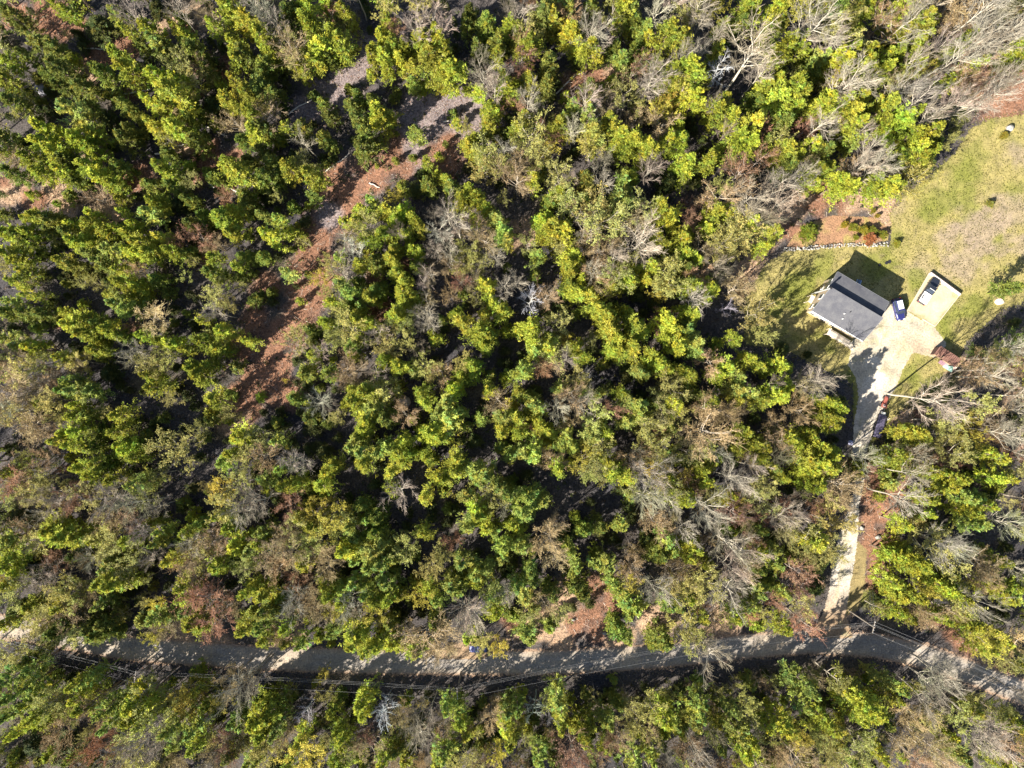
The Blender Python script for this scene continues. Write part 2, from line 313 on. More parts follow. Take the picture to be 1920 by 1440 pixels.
# colours of each kind: crown, bark; W is G with shade put into the colour
CC = dict(P=(.318, .350, .045), N=(.300, .350, .075), G=(.185, .212, .040), W=(.075, .090, .022), O=(.34, .325, .10), K=(.38, .285, .155),
          B=(.26, .225, .17), R=(.34, .195, .125), Y=(.40, .34, .06), D=(.32, .32, .31))
BK = dict(P=(.20, .15, .11), N=(.22, .17, .13), G=(.17, .13, .10), W=(.15, .12, .1), O=(.33, .29, .23), K=(.34, .29, .23), B=(.39, .35, .28), R=(.34, .28, .24), Y=(.3, .25, .2), D=(.40, .39, .37))
TREES = """
@0 0
9,13,9G 50,8,7P 40,3,6P 72,18,12W 88,10,8G 99,8,10B 112,22,9P 118,6,7W 97,24,6P 130,20,6P 136,13,5G 160,20,6P 130,5,9B 160,12,8K 172,8,10P 185,15,10P 190,4,7B 7,44,7P 30,33,9G 40,36,9G 20,42,6G 44,52,9G 38,56,7G 54,44,5P 70,50,5P 78,55,9G 96,52,9P 88,42,7P 106,35,6G 118,32,8N 125,38,8G 140,27,7P 143,38,9G 139,46,9O 150,50,7K 156,54,6G 175,33,7P 182,42,8G 176,47,6P
4,58,8P 30,60,5G 12,76,8G 30,76,4G 48,66,7G 62,64,8G 56,84,11N 66,78,8G 92,78,7G 100,84,6G 84,72,5P 112,76,7P 122,80,8P 128,70,12P 118,56,9P 135,60,8P 145,62,8O 148,68,4R 128,84,7K 115,94,8P 132,96,10P 142,84,8G 154,86,5G 160,76,8W 165,64,5P 175,62,6P 172,75,8P 185,70,8P 188,86,8P 178,94,8K 180,104,6G 190,98,7P 160,92,5P 145,106,7G 152,102,5G 124,114,6G 98,96,6G 92,104,7G 80,90,8W 60,104,9P 70,100,8P 66,112,7P 36,98,9P 34,108,8P 42,114,9P 24,120,8P 50,122,8G 30,130,7P 10,130,7G 12,120,8K 46,130,7P 66,124,8P 75,132,9P 85,138,7P 88,124,7G 57,136,6G 110,138,7G 120,124,8P 125,130,6P 140,124,5P 130,140,7G 142,134,6O 160,134,6G 172,124,9P 180,130,10P 185,120,6G 155,128,5G 3,104,7G 4,114,6P
@480 0
8,8,9B 14,14,8B 4,28,9P 10,38,8P 14,42,6G 24,10,9G 30,8,7G 38,6,8P 38,16,8P 44,24,8P 52,4,7P 56,13,7R 66,8,7P 72,14,6P 50,20,7O 58,26,8P 62,32,9P 50,36,8P 46,40,7P 22,28,8O 27,38,10K 30,48,8O 35,54,6P 32,58,4Y 42,48,7P 38,40,6G 55,44,6G 64,46,4G 74,36,4G 8,50,8G 4,56,6G 4,66,9G 12,70,8G 8,80,7O 10,88,8K 4,94,8G 10,98,7G 20,94,6P 18,104,5P 43,70,5G 50,77,7G 54,86,7G 32,94,8G 36,106,8B 50,102,6G 56,108,6G 30,118,8W 4,112,7G 10,120,7G 24,126,8P 36,124,7O 40,132,8P 6,134,8G 48,134,6P 16,132,7G
100,6,9O 96,14,7P 104,20,7R 94,26,8P 88,34,6P 86,40,7P 94,42,8P 102,34,8P 110,32,7P 98,50,7P 108,44,9P 118,50,6P 120,20,11B 132,10,11B 140,18,8B 124,4,8O 116,34,7W 126,32,10P 136,28,9P 130,42,11P 140,40,9P 148,52,10P 140,58,9P 122,62,4P 125,68,4P 128,64,5P 118,62,7G 100,56,4G 87,57,4P 106,69,4G 70,66,5G 76,72,6G 72,80,6G 76,88,7G 90,84,8P 88,76,6G 96,88,8P 102,92,5P 84,102,8G 80,112,8G 105,100,2G 119,97,7G 142,107,3G 150,92,5P 158,94,5O 164,102,7P 160,110,9P 170,112,6P 128,120,6P 118,118,4G 137,117,4P 104,120,3G 90,124,2P 162,10,8G 158,18,7G 172,16,9G 176,26,9W 165,36,6G 180,32,8G 182,42,6P 170,40,5B 190,8,6B 190,20,6P 170,56,11B 178,64,10B 168,66,7P 186,58,7G 188,70,7P 176,78,8P 174,90,8P 180,84,6P 186,80,5R 158,66,4P 184,98,8W 186,112,7B 176,120,10O 172,130,8O 184,126,9O 142,134,6P 136,130,5P 124,130,6W 130,138,7G 146,142,8G 120,142,6W 160,142,7P 110,142,6P
@960 0
4,8,9B 14,2,6R 26,12,10G 34,5,8N 42,10,8N 30,16,7P 44,14,8K 44,26,8P 50,28,7G 4,24,7P 4,32,7G 12,26,8O 14,36,8P 6,48,9R 2,64,5P 12,62,6P 26,48,8G 25,64,6G 12,76,8B 4,80,5R 10,88,6P 58,6,7G 62,22,11B 72,12,9O 66,28,8B 58,40,8P 50,36,6P 76,38,6G 84,6,8P 90,10,8G 94,20,8G 82,46,6N 90,48,5G 100,24,7N 108,8,8B 120,4,8B 128,8,8O 140,6,10B 142,16,7B 116,26,9P 126,30,8P 130,18,7O 108,48,6G 102,30,6P 95,36,6G 155,8,8Y 176,6,8P 182,12,6P 170,18,7G 158,22,6G 150,28,7B 128,40,7B 138,38,7B 152,40,6P 104,56,11B 106,66,9B 88,58,8R 98,52,6O 60,68,8G 66,68,5P 76,60,5P 76,66,4P 56,76,9B 64,78,8K 74,76,6B 86,76,10O 40,73,4P 46,80,6N 95,78,5G 120,58,10P 130,54,10P 140,58,8P 126,70,8Y 136,76,8P 124,78,6P 115,78,6Y 110,86,7Y 155,54,9D 150,78,6B 178,44,16B 186,56,8B 188,66,8P 184,76,7G 180,80,5P 158,76,7P 152,84,8P 164,88,8P 176,94,9P 168,104,10P 160,100,6B 178,106,8P 185,98,7R 190,108,6G 4,98,6P 12,102,10O 26,102,7R 34,98,8P 25,114,6Y 20,122,7O 47,98,7B 56,88,8N 63,93,5D 60,102,10N 60,112,7O 72,94,8P 80,104,8P 90,108,9P 100,112,8P 92,92,7K 110,96,10K 124,96,6P 126,106,8P 114,108,7P 98,120,5P 82,112,7P 130,124,8P 146,122,8P 156,118,4P 6,126,8K 4,138,9K 16,136,6P 22,128,6G 36,138,8O 45,136,6B 56,136,8G 66,122,6B 70,138,7B 82,138,8N 88,134,7P 100,128,8B 106,124,5B 118,134,9W 170,132,9R 156,142,6O 186,120,7R 190,138,6B
@1440 0
6,6,8P 16,6,10Y 28,4,7O 4,22,8G 8,16,6P 34,18,15B 30,26,8B 12,36,9P 22,36,8P 10,42,8G 28,42,4G 44,6,8G 54,6,9N 62,12,8G 72,9,7P 80,5,6P 56,14,8O 46,20,8O 62,28,6P 54,28,10O 48,34,9B 38,46,7N 48,46,9P 58,44,8P 52,50,8P 44,52,6P 72,42,7P 72,52,8P 84,42,6P 94,40,7P 104,34,7P 86,18,10K 98,8,8P 104,14,12B 114,6,10B 106,22,10P 116,20,9P 114,28,8P 110,34,7P 85,54,8P 108,52,8P 112,52,7Y 112,42,7B 132,8,10K 144,10,10K 160,8,11B 176,6,9B 168,12,8B 186,4,6G 182,26,10B 190,30,9B 160,28,13B 170,24,10K 140,22,8K 130,34,8B 132,42,6P 148,30,6P 140,44,10B 158,38,9B 170,42,8B 180,40,8P 184,48,7P 156,50,7P 2,62,7P 6,76,8P 16,70,10P 24,72,9P 18,84,8P 32,56,8G 60,60,12B 70,62,8B 52,64,8B 44,76,8P 38,82,7P 56,80,8P 66,74,9P 62,86,7P 78,66,6P 88,62,8O 90,72,9K 102,66,9B 110,74,11B 118,68,8B 86,82,9P 94,92,9P 84,94,7P 104,88,8P 118,90,9B 128,86,5P 136,78,8B 144,60,8K 156,60,10R 148,78,9B 150,68,8K 168,66,8B 176,58,9B 168,74,8B 180,64,7B 132,62,6P 144,54,6P 8,94,8G 6,104,8O 12,112,8P 24,98,6R 40,94,8B 46,98,6B 30,108,7P 24,114,6K 22,118,6P 56,94,6K 64,96,8P 72,98,7B 66,106,6N 54,106,5G 44,112,8G 104,104,9P 114,104,9P 106,114,9P 120,114,8P 110,122,7P 124,110,6G 128,104,6O 76,114,8B 70,122,10B 60,128,7K 82,124,9B 92,130,5B 16,124,7G 38,130,8P 44,126,6P 34,138,6P 28,132,7B 8,138,10B 52,138,8P 60,140,7P 76,138,8P 88,140,8P 80,132,6P 98,118,6G 104,138,9O 96,140,6P 116,128,6G
@0 360
50,2,5N 42,8,3P 24,2,4P 74,6,9K 88,5,6P 116,6,7P 120,10,6P 112,16,8N 68,18,6P 90,14,6P 132,10,8W 140,4,6G 152,16,6G 158,22,5G 144,26,7G 168,20,9P 176,14,8P 174,30,8P 184,4,8G 168,4,6R 188,10,6G 22,20,6P 30,20,8P 38,22,8G 40,28,7G 22,30,7P 6,30,8P 14,34,7G 50,30,8G 54,24,6P 58,36,8P 66,36,6P 68,24,8P 78,28,7P 88,28,6P 98,30,7P 104,36,8P 100,24,6P 66,46,7N 74,52,7N 80,56,6N 82,44,8N 96,44,7P 104,46,7P 112,46,7P 122,34,7P 128,44,7P 134,36,6R 140,44,6G 152,36,8R 160,40,7K 160,50,6P 184,48,7G 190,50,5N 10,46,9P 6,54,8O 14,54,6P 18,60,6P 12,66,6P 46,52,6P 54,56,6G 48,68,4P 90,58,6P 92,68,9P 104,70,8P 106,60,7K 116,66,7G 100,78,6P 24,78,6P 8,82,6N 16,70,5P 4,90,7G 32,90,7G 20,92,7G 28,102,5N 50,90,6P 60,84,4P 88,84,9N 96,90,9N 84,78,6P 108,80,5G 68,94,6P 56,98,9P 64,104,8P 74,98,7N 72,108,7P 84,104,8P 92,108,6G 100,100,5R 116,96,10K 108,108,6P 120,112,7P 130,114,8P 138,118,6P 124,122,7O 112,128,8O 120,132,7O 4,110,7N 14,116,8N 24,118,7P 12,124,9K 6,134,9K 24,132,9O 34,128,7O 40,138,8K 50,124,7P 62,128,7O 56,132,6K 74,118,7P 78,124,5P 100,118,8B 98,128,7B 54,142,7N 80,136,8W 118,142,6P 112,138,6P 160,62,8G 178,56,6P 180,64,5G 162,78,8O 170,82,6O 160,90,7B 152,96,6P 168,104,7P 176,108,6Y 152,114,8P 162,118,8P 186,112,6P 178,132,5N 150,138,8P 144,132,7P 158,130,6P 170,142,6B 190,82,5N
@480 360
42,3,6N 38,10,3P 4,18,6N 17,20,6N 28,12,5G 10,32,8P 26,30,5P 31,25,3P 28,43,3G 34,42,2P 4,48,6G 22,60,6N 38,61,3G 2,78,5G 10,76,4G 32,82,4P 34,32,4P 78,12,8P 86,6,6N 104,2,6Y 74,22,6P 84,28,9O 66,22,5P 98,14,8P 108,14,7P 104,22,6P 118,20,7P 122,26,6P 112,32,6P 82,34,7P 94,34,8P 74,34,7O 66,34,8B 72,44,9B 106,30,6B 132,16,6B 142,14,10B 150,24,10B 138,30,8B 144,32,7B 154,6,8P 166,6,8P 164,20,6P 172,12,6P 180,20,8N 184,30,9N 188,36,6N 166,28,10K 172,38,10K 180,48,7B 160,44,8O 156,52,8O 166,54,7O 144,48,8B 146,58,7K 136,44,7B 118,42,6P 122,48,5P 104,44,7P 102,50,7P 84,46,5P 78,54,7P 60,48,6N 56,54,8O 64,58,8B 90,54,8G 106,60,7P 112,68,7P 110,74,6P 120,56,6G 130,62,8B 126,68,7B 130,74,7K 146,76,6K 154,68,7R 162,68,7K 186,68,8B 170,68,6P 174,72,7P 178,84,8P 186,90,8P 172,92,6P 48,64,6Y 50,74,5O 56,82,6P 64,70,8N 70,76,8N 76,68,6G 68,86,8G 78,84,7N 86,80,7P 76,92,5P 92,74,8G 112,82,8P 120,80,7P 104,92,9P 112,98,8O 128,92,10B 130,100,8B 140,96,5N 150,90,6P 154,98,8P 168,104,9P 176,108,8P 170,114,7P 188,104,5P 52,98,7P 66,92,8O 60,100,9O 70,104,9O 76,96,8P 86,98,7P 92,104,8B 102,110,9O 112,112,8O 98,118,7O 124,114,6B 134,108,6P 40,104,7G 42,112,5G 30,112,9O 24,118,8B 46,118,7B 44,122,6P 60,112,6O 70,118,7N 78,110,6P 72,124,6P 58,126,3P 36,136,7G 54,136,7G 66,134,9K 76,134,9K 72,142,7K 88,134,8B 96,126,8P 108,130,8P 118,134,6N 126,128,7O 132,134,7O 140,134,8K 118,118,5B 156,128,7O 162,134,8P 154,138,7P 22,141,2Y 188,140,5P
@960 360
36,4,7P 42,8,8O 28,8,6G 56,8,7G 78,4,8N 84,10,8N 80,18,6N 64,12,7G 24,22,7P 30,28,8P 26,32,7P 44,20,3P 50,14,7K 60,16,9O 64,26,12O 56,28,8B 38,32,8P 40,42,7O 50,34,5P 84,24,9K 92,18,8O 82,28,4P 103,22,6R 110,14,8P 118,20,8P 122,28,5P 110,34,6P 114,42,6P 124,36,8P 128,44,7P 92,38,12B 100,44,8B 58,40,8K 66,46,10K 46,48,8P 40,54,7P 78,50,11B 84,56,9O 20,50,7N 44,62,7P 52,66,6P 42,70,6N 48,76,8P 56,78,7P 60,62,8K 66,70,9K 62,58,7B 78,64,9O 86,66,8P 92,58,6P 90,68,6P 76,74,6P 104,58,7P 100,66,6P 116,58,8O 118,68,9O 110,76,6Y 112,70,6O 128,14,5R 134,22,6R 133,32,4P 139,8,4R 152,4,10K 152,16,8P 160,14,7P 146,28,6P 164,26,8O 166,34,10O 154,44,9O 158,36,8O 178,24,7P 184,26,5P 176,8,11B 178,14,7B 190,20,6B 190,42,6P 140,42,7K 138,52,6P 152,56,8B 156,60,6B 138,62,8K 128,56,7G 130,68,7N 136,72,8P 146,72,8P 138,78,8B 150,66,5O 142,82,6P 166,74,9K 172,72,6K 3,68,7B 13,82,9D 26,78,7K 160,88,5D 12,100,7P 16,112,7P 24,116,8P 18,120,7N 4,106,5P 36,98,8O 28,110,6N 42,112,5Y 48,118,7P 54,124,6P 34,120,8O 40,126,7B 64,88,8P 68,96,9P 72,104,8P 86,90,6P 90,100,9P 78,110,8P 80,120,8P 88,116,8P 96,106,7P 74,120,6P 110,96,6R 116,98,8P 122,104,6P 130,104,8N 136,112,9N 138,120,6N 124,116,8P 114,110,6P 130,88,6P 136,92,6P 104,122,6P 108,130,8P 116,134,6P 100,136,6G 94,136,6N 130,136,8P 146,128,8K 156,132,8P 154,138,6P 152,114,5P 166,111,6P 184,108,6O 182,92,9O 176,124,6P 182,130,7P 170,140,7N 28,128,8K 22,132,6R 48,138,7O 56,138,5D 8,136,8N 118,142,6O 190,134,5P
@0 720
10,10,12K 24,4,8K 34,6,8K 6,20,8B 16,22,8O 26,30,10K 34,36,8K 32,14,5P 44,12,8O 48,24,7O 52,4,7N 62,5,8N 70,6,6N 60,16,6P 58,24,6P 68,24,6G 120,2,7P 93,24,7P 90,36,7P 84,36,5P 98,48,7P 104,54,7P 92,46,6P 106,46,5G 52,36,6P 48,42,7P 60,46,7P 60,36,6P 70,46,7G 54,56,5P 64,62,7P 76,58,7P 72,70,7P 82,60,6G 40,54,7K 162,12,7P 158,22,5P 172,8,5N 172,22,6O 158,26,5N 170,28,3P 138,47,11O 180,40,8P 168,58,6N 174,52,6P 186,56,8O 180,74,8O 166,80,7Y 172,88,9O 184,92,9B 190,84,8B 8,66,7P 14,74,9R 20,84,6K 20,64,7K 30,72,8O 10,82,8O 40,70,7O 36,82,8O 44,84,8B 30,86,7B 58,84,8R 52,90,6K 50,64,3R 74,84,9O 84,86,11B 92,76,8B 106,74,8N 110,84,7O 104,92,9B 118,92,7B 88,72,6P 86,100,8K 102,102,8K 116,104,6P 38,96,7B 12,100,8W 42,106,8P 50,112,9P 40,114,7P 60,114,7P 68,114,6N 74,116,6P 30,114,8O 22,110,6K 8,116,7N 4,124,6P 33,124,4Y 82,112,8O 90,118,9O 84,124,7O 100,116,7P 108,112,8B 106,124,8O 114,128,7B 122,110,6N 120,118,6N 130,132,6P 132,126,4N 8,134,8P 16,138,6P 26,138,9W 44,132,7R 56,130,6G 62,132,6K 72,130,7B 82,138,7N 90,128,7G 98,138,9O 142,110,6P 146,118,8B 156,118,8O 166,116,8K 150,128,9K 144,136,8K 146,98,5P 160,130,8O 166,136,8P 180,118,8P 188,124,7N 174,106,6P 176,128,9W 184,134,6O 152,104,5N 168,98,6P
@480 720
2,10,4P 28,12,6G 37,14,4P 46,12,9B 54,16,6B 68,16,4P 48,3,3G 16,28,5G 40,24,6G 42,32,6W 62,24,5O 76,12,8P 74,4,7P 84,8,8P 90,4,8O 100,4,7O 108,3,5P 88,18,8N 96,26,7G 84,28,7P 82,32,6P 113,22,8K 118,28,5P 124,6,7P 127,14,6P 104,22,5N 142,14,8N 138,22,8N 146,24,9N 154,22,6N 146,30,7N 132,34,8P 138,42,7P 126,40,6P 150,4,7P 174,3,6P 168,26,5N 182,12,8K 184,26,7N 184,36,6P 190,16,5P 163,42,6W 78,40,6G 72,46,7N 80,50,8N 82,60,7P 90,52,6N 100,48,7N 106,52,7P 112,42,7P 116,52,6P 110,58,6P 122,52,5P 128,54,6P 134,56,5P 6,40,7O 16,42,6N 8,54,9K 26,58,8B 32,62,7B 50,50,6W 20,64,6N 8,72,7N 10,78,5P 24,76,7P 34,74,6P 52,66,6P 50,76,7P 50,82,4P 60,60,6P 102,66,6P 110,78,10B 102,80,6P 127,84,6P 140,72,6P 136,68,6P 142,80,5P 148,56,7P 150,66,7P 164,64,8N 172,68,7N 168,74,6N 158,84,7N 164,90,7P 174,84,8O 168,98,8P 172,108,7P 182,76,7N 188,84,8N 186,94,6B 190,52,6N 184,48,5G 4,88,10B 28,90,7R 38,92,5P 48,94,8Y 58,94,8Y 34,100,6P 34,108,8O 44,106,7P 56,104,9Y 54,114,8O 64,104,7O 24,110,8K 6,110,7N 4,118,6P 14,124,10K 28,124,10K 38,120,7O 22,134,9K 36,132,7P 36,140,6K 50,126,8K 54,136,9K 84,100,6N 92,98,7G 88,106,4N 72,106,7N 76,116,7N 68,124,8P 90,112,7G 96,118,8N 88,126,9N 94,134,8N 86,136,7N 74,132,6N 104,130,7N 100,122,5G 104,140,5N 114,118,8O 126,112,6P 118,128,5G 148,116,6R 140,126,6O 132,136,7O 160,106,8N 178,110,6N 186,122,8N 184,130,6N 190,104,6P 154,132,7N 174,138,7N 150,142,5N 165,142,7N 80,90,7G
@960 720
4,6,6P 12,8,6G 16,16,8N 22,18,6N 14,22,5P 36,4,6N 44,6,9K 54,4,6N 48,14,8B 36,18,8B 56,12,7B 63,7,6N 46,28,6K 74,18,6R 82,6,6P 86,12,8N 92,18,9N 96,24,7N 84,28,7N 112,12,8O 120,14,8P 110,20,8K 122,24,8O 116,4,8O 104,16,6G 126,8,5Y 144,8,6N 150,14,6P 142,18,8K 154,20,8K 164,20,6K 142,34,14K 168,4,8N 176,6,8N 168,12,7P 184,12,7P 190,6,5P 4,26,7P 6,36,6P 20,30,7P 28,36,7P 12,32,4R 42,40,7N 46,48,6N 36,46,6N 62,28,9O 70,36,7P 60,40,8N 64,48,8O 74,44,5P 100,30,8O 98,38,7O 106,44,9O 112,36,5R 118,32,6G 8,52,7N 18,52,8N 30,56,8K 34,62,7P 26,46,5P 44,60,4P 54,56,8Y 62,60,9O 68,56,7P 72,64,7P 58,66,6O 86,54,8K 82,56,5P 94,50,6B 92,62,6B 104,54,8O 108,62,7Y 114,58,7B 120,52,5N 124,56,4P 128,48,8O 136,46,8K 144,50,7O 132,56,6G 152,56,6G 148,60,6P 158,44,3P 164,36,4P 174,36,6P 170,48,7P 180,44,8P 188,46,7P 186,54,6P 176,56,6K 180,62,7B 158,52,6B 78,66,7P 86,70,7P 82,64,5P 100,68,9B 110,70,8B 106,76,7O 118,68,6P 126,70,7Y 142,64,6P 144,72,7P 148,80,6O 132,78,7R 120,78,8O 162,70,9B 172,72,8B 186,76,6O 100,88,10B 108,86,8B 88,86,5N 120,90,10B 130,86,8P 136,88,5K 146,94,11B 150,100,8B 162,84,7P 170,88,6Y 164,96,9R 176,98,7K 186,98,6R 184,84,9O 104,102,8K 112,106,8K 122,104,7K 130,108,8B 160,108,5P 166,110,5P 12,84,9N 8,96,9N 22,88,7N 4,108,6P 54,108,6G 66,106,6G 81,106,6N 48,100,4P 86,114,5B 28,114,10K 32,106,7K 30,126,8K 4,120,8N 10,122,7N 44,124,6N 48,138,6N 62,136,6N 70,136,8N 64,128,5P 116,116,8N 120,124,6N 136,122,8P 132,128,7P 102,118,7W 108,126,8G 150,118,6K 160,120,12B 172,124,12B 180,116,6R 188,126,7P 92,126,6K 90,136,8K 120,138,8K 130,136,8K 144,134,7P 164,138,9B 174,138,7K 186,138,6G 12,138,7N 137,117,4P 184,108,7G
@1400 360
20,10,9B 8,12,7B 14,20,6B 20,32,7P
@1440 460
8,90,7P 13,94,5P 4,104,6B 36,102,9B 24,106,7K 181,33,6G 176,78,7O 184,80,8B 165,84,7O 190,72,6N 158,94,10K 172,98,9B 186,90,8K 31,82,3W 12,78,5W
@1440 720
6,10,8P 12,2,7P 38,2,6B 22,20,8K 44,14,8P 50,18,7P 40,22,6P 48,26,7P 46,32,7P 4,28,7K 28,36,6P 8,44,8K 14,40,7P 20,44,6P 2,38,5P 8,54,6B 4,64,6N 10,70,6P 36,46,8P 28,54,8P 34,58,9P 44,54,7P 42,64,9P 30,66,8P 34,76,8P 50,50,4P 50,74,10K 58,76,7K 70,54,8B 68,62,5G 66,67,5P 85,56,6G 98,54,7P 108,54,7K 112,50,7B 92,62,4P 104,62,7P 90,74,5N 97,70,4N 110,68,8B 120,64,6P 106,36,9P 112,40,6P 126,28,8O 122,8,14B 134,20,8B 146,30,7Y 148,42,6Y 128,38,8O 138,50,9O 154,16,8O 162,26,9K 170,30,7B 176,36,9B 188,40,7B 166,42,6R 186,8,8B 190,18,7B 160,52,7P 170,56,7P 180,52,6R 188,60,8O 168,70,7P 176,70,6P 170,78,5P 136,70,8P 130,76,8P 142,84,8N 152,84,7N 158,90,7P 146,94,8P 150,104,7N 160,104,6N 116,86,7P 102,86,10B 84,84,4P 58,104,6O 98,104,6P 108,100,6O 116,96,6P 112,110,8O 178,102,9B 188,106,7O 132,118,10B 126,126,10O 140,124,9B 152,128,7K 160,136,8K 172,132,7P 100,122,7P 104,132,10P 94,128,7P 112,138,7P 186,138,7B 130,140,7G 8,98,10B 20,96,7B 12,108,8K 10,92,6R 36,92,6R 44,88,6O 52,88,6K 24,114,9O 34,116,8P 42,106,7O 40,122,7O 46,128,6O 4,124,6N 6,134,7N 18,130,5N 20,140,8R 28,128,6O 38,134,8W
@0 1080
4,2,6Y 10,4,6P 10,12,10O 24,6,8B 40,4,8B 16,22,7G 26,22,8P 36,24,8O 52,10,9O 50,20,7P 60,8,9O 68,10,7K 78,20,7N 86,10,5N 90,4,8P 80,4,7P 102,4,5P 8,34,7P 38,32,8O 42,42,6O 56,28,8K 66,24,6K 56,34,7G 70,36,7G 82,32,7G 46,41,8G 76,43,7G 63,41,7O 88,41,5G 30,38,6O 120,20,4Y 118,30,7N 128,28,6N 126,36,8K 120,42,5Y 106,34,5N 142,6,7P 140,16,6P 142,26,6N 146,32,8P 152,36,7P 160,16,10R 152,12,8R 164,32,9R 174,22,7K 188,10,6P 186,38,7P 190,28,5N 12,58,8O 18,64,6O 26,60,7G 10,76,9N 18,84,9N 14,100,8N 20,112,6P 28,90,6P 34,100,7P 48,112,8K 40,106,6P 70,76,6N 64,86,7P 70,94,8P 62,78,6P 76,92,7K 50,90,7O 40,92,8O 84,96,7N 92,94,6N 88,106,7N 108,92,9P 114,84,8O 104,102,8P 112,106,6P 132,92,7O 150,72,5P 142,84,7Y 150,84,6P 144,94,7Y 156,98,5P 148,112,7N 168,92,6Y 180,84,11B 176,76,8K 190,76,6B 134,110,8N 134,122,7N 120,110,9O 110,124,12B 124,120,8B 80,118,6R 84,126,8R 96,130,8O 108,140,8O 150,124,7P 160,118,6O 162,130,8K 172,120,8R 182,116,8K 184,108,7N 178,106,6N 136,138,8K 10,134,4N 30,138,4N 26,128,9W 50,126,8W 60,142,6K 158,142,7B 188,138,6N 176,132,7G
@480 1080
4,6,7P 8,12,8P 10,26,9G 4,38,7N 8,46,6P 20,14,6G 18,24,7N 28,14,9B 28,24,6B 30,2,6R 40,4,6R 42,14,7K 44,22,8K 54,22,8K 60,24,6Y 52,4,7P 56,12,7P 66,8,7N 66,16,7P 74,4,7N 84,12,7N 96,4,8N 90,18,7P 100,16,7P 70,24,8B 72,30,6B 92,28,7Y 108,14,6P 124,12,7Y 130,10,6P 134,18,6N 120,4,5P 146,6,8N 150,12,6N 158,4,5N 166,4,6P 174,10,7O 180,14,7N 188,12,7B 158,24,10B 164,32,11B 154,34,8B 180,26,7P 190,30,5N 165,42,5P 158,47,4P 181,50,5Y 169,49,6O 126,42,12K 136,50,10K 112,42,8K 120,54,8P 104,50,8P 92,50,6P 76,40,8P 74,50,7P 84,54,6P 100,34,6G 136,34,7G 58,40,6N 40,32,4P 36,48,6N 24,36,6P 18,42,6K 48,44,5P 57,51,3P 20,52,4P 52,70,3Y 50,76,3Y 44,80,3P 1,80,7B 4,104,9P 12,100,8P 16,112,7N 6,114,8P 2,94,6G 38,100,7D 58,100,6P 62,112,6P 66,116,6P 80,92,8P 82,100,6P 96,104,9D 97,97,6D 108,104,6K 116,104,6B 132,102,7B 142,96,6N 144,106,7K 152,98,6N 154,106,7P 158,116,6P 176,102,7K 188,98,7N 186,110,7P 36,118,7P 38,130,10Y 26,136,7P 66,122,6P 62,132,7P 66,138,6P 84,118,5R 88,128,9K 78,134,5P 8,128,7O 2,136,6N 120,118,8B 108,128,7G 98,134,7P 100,140,6K 128,122,6B 146,124,4P 140,132,8N 136,136,6P 182,130,6Y 176,136,7K 160,136,8O 168,126,5G 112,138,5P 124,140,5K
@960 1080
4,6,7N 8,14,7N 16,4,6N 16,20,7N 14,26,7O 26,8,5N 30,14,6N 22,20,8K 48,6,8G 52,12,6G 74,4,6N 78,8,6N 86,4,8Y 84,18,7N 92,22,8N 88,28,6N 80,42,7N 86,46,6N 76,36,6G 10,38,7N 12,46,5N 29,38,5N 2,30,5P 34,24,6O 104,8,9B 112,10,9B 122,4,8O 134,8,8O 146,6,10O 160,10,11B 168,4,7B 116,20,7N 124,22,6N 132,16,6P 140,20,5R 142,30,6P 150,32,7K 168,30,7P 176,30,5R 184,12,6N 180,22,7N 188,6,5N 184,36,5P 126,34,8O 134,42,8O 146,56,11B 142,50,6B 112,46,8G 106,50,5G 76,77,3.5N 34,88,8N 36,98,8N 36,108,6P 4,98,7N 2,116,6P 19,98,6D 27,102,5D 44,110,5P 52,112,8P 58,106,6P 68,102,7N 72,108,6N 78,94,6G 88,100,8O 94,106,7O 106,96,8O 112,104,8P 122,108,6N 128,112,5N 114,116,5P 78,116,7K 74,124,6R 70,128,5P 46,130,11R 50,138,7R 20,134,7N 56,126,5P 34,140,5N 140,78,4N 140,90,7N 138,100,7N 136,108,7N 152,106,6P 150,116,6B 164,98,7N 178,80,5N 172,92,7O 180,100,8O 188,108,6P 168,116,8N 176,122,9P 172,130,7P 134,126,8K 140,134,10B 116,136,6B 104,134,6N 92,136,7N 156,126,6G 182,138,8K 190,142,5N 102,119,3N 101,124,3N 158,140,6K 146,142,7K 4,142,6K
@1440 1080
4,6,5N 12,12,6N 22,6,8R 26,18,7O 4,18,5R 36,8,7W 24,32,9R 10,36,7P 31,28,3R 96,14,8P 104,12,8P 90,4,7P 114,12,6Y 122,4,7P 130,8,7P 138,12,8P 140,16,9O 154,20,10B 156,2,7K 168,10,7P 176,6,7P 176,16,6P 188,18,6N 190,4,5P 94,26,6P 104,30,6P 116,26,9K 122,26,7P 128,30,6P 114,32,6K 136,26,7K 150,36,8P 152,46,9Y 162,44,8Y 160,54,7P 170,48,7P 168,60,6O 182,48,8K 188,68,5P 180,62,7O 24,78,8N 30,84,7N 24,92,8N 48,76,8O 58,80,6O 60,86,7P 68,92,10P 74,100,9P 66,104,7P 80,98,6P 84,76,6N 94,82,6N 92,90,6P 120,78,8B 126,70,8B 134,76,9B 120,92,10B 128,84,8B 104,100,9K 106,110,8K 116,104,7O 8,108,8P 16,112,7P 22,118,6Y 38,104,8P 44,112,7P 52,118,6Y 36,118,6O 20,136,9K 8,132,6K 48,132,7O 42,128,6O 66,122,9O 78,124,5P 82,132,6P 62,138,6N 96,124,7K 120,126,9K 124,136,9K 112,138,7K 146,106,10O 152,100,7P 160,110,10B 166,120,11B 156,122,9B 176,128,8K 180,108,7P 188,116,6Y 170,100,6O 138,130,6N 144,136,6N 170,138,7P 180,140,6P 154,94,6O 188,88,5B
"""
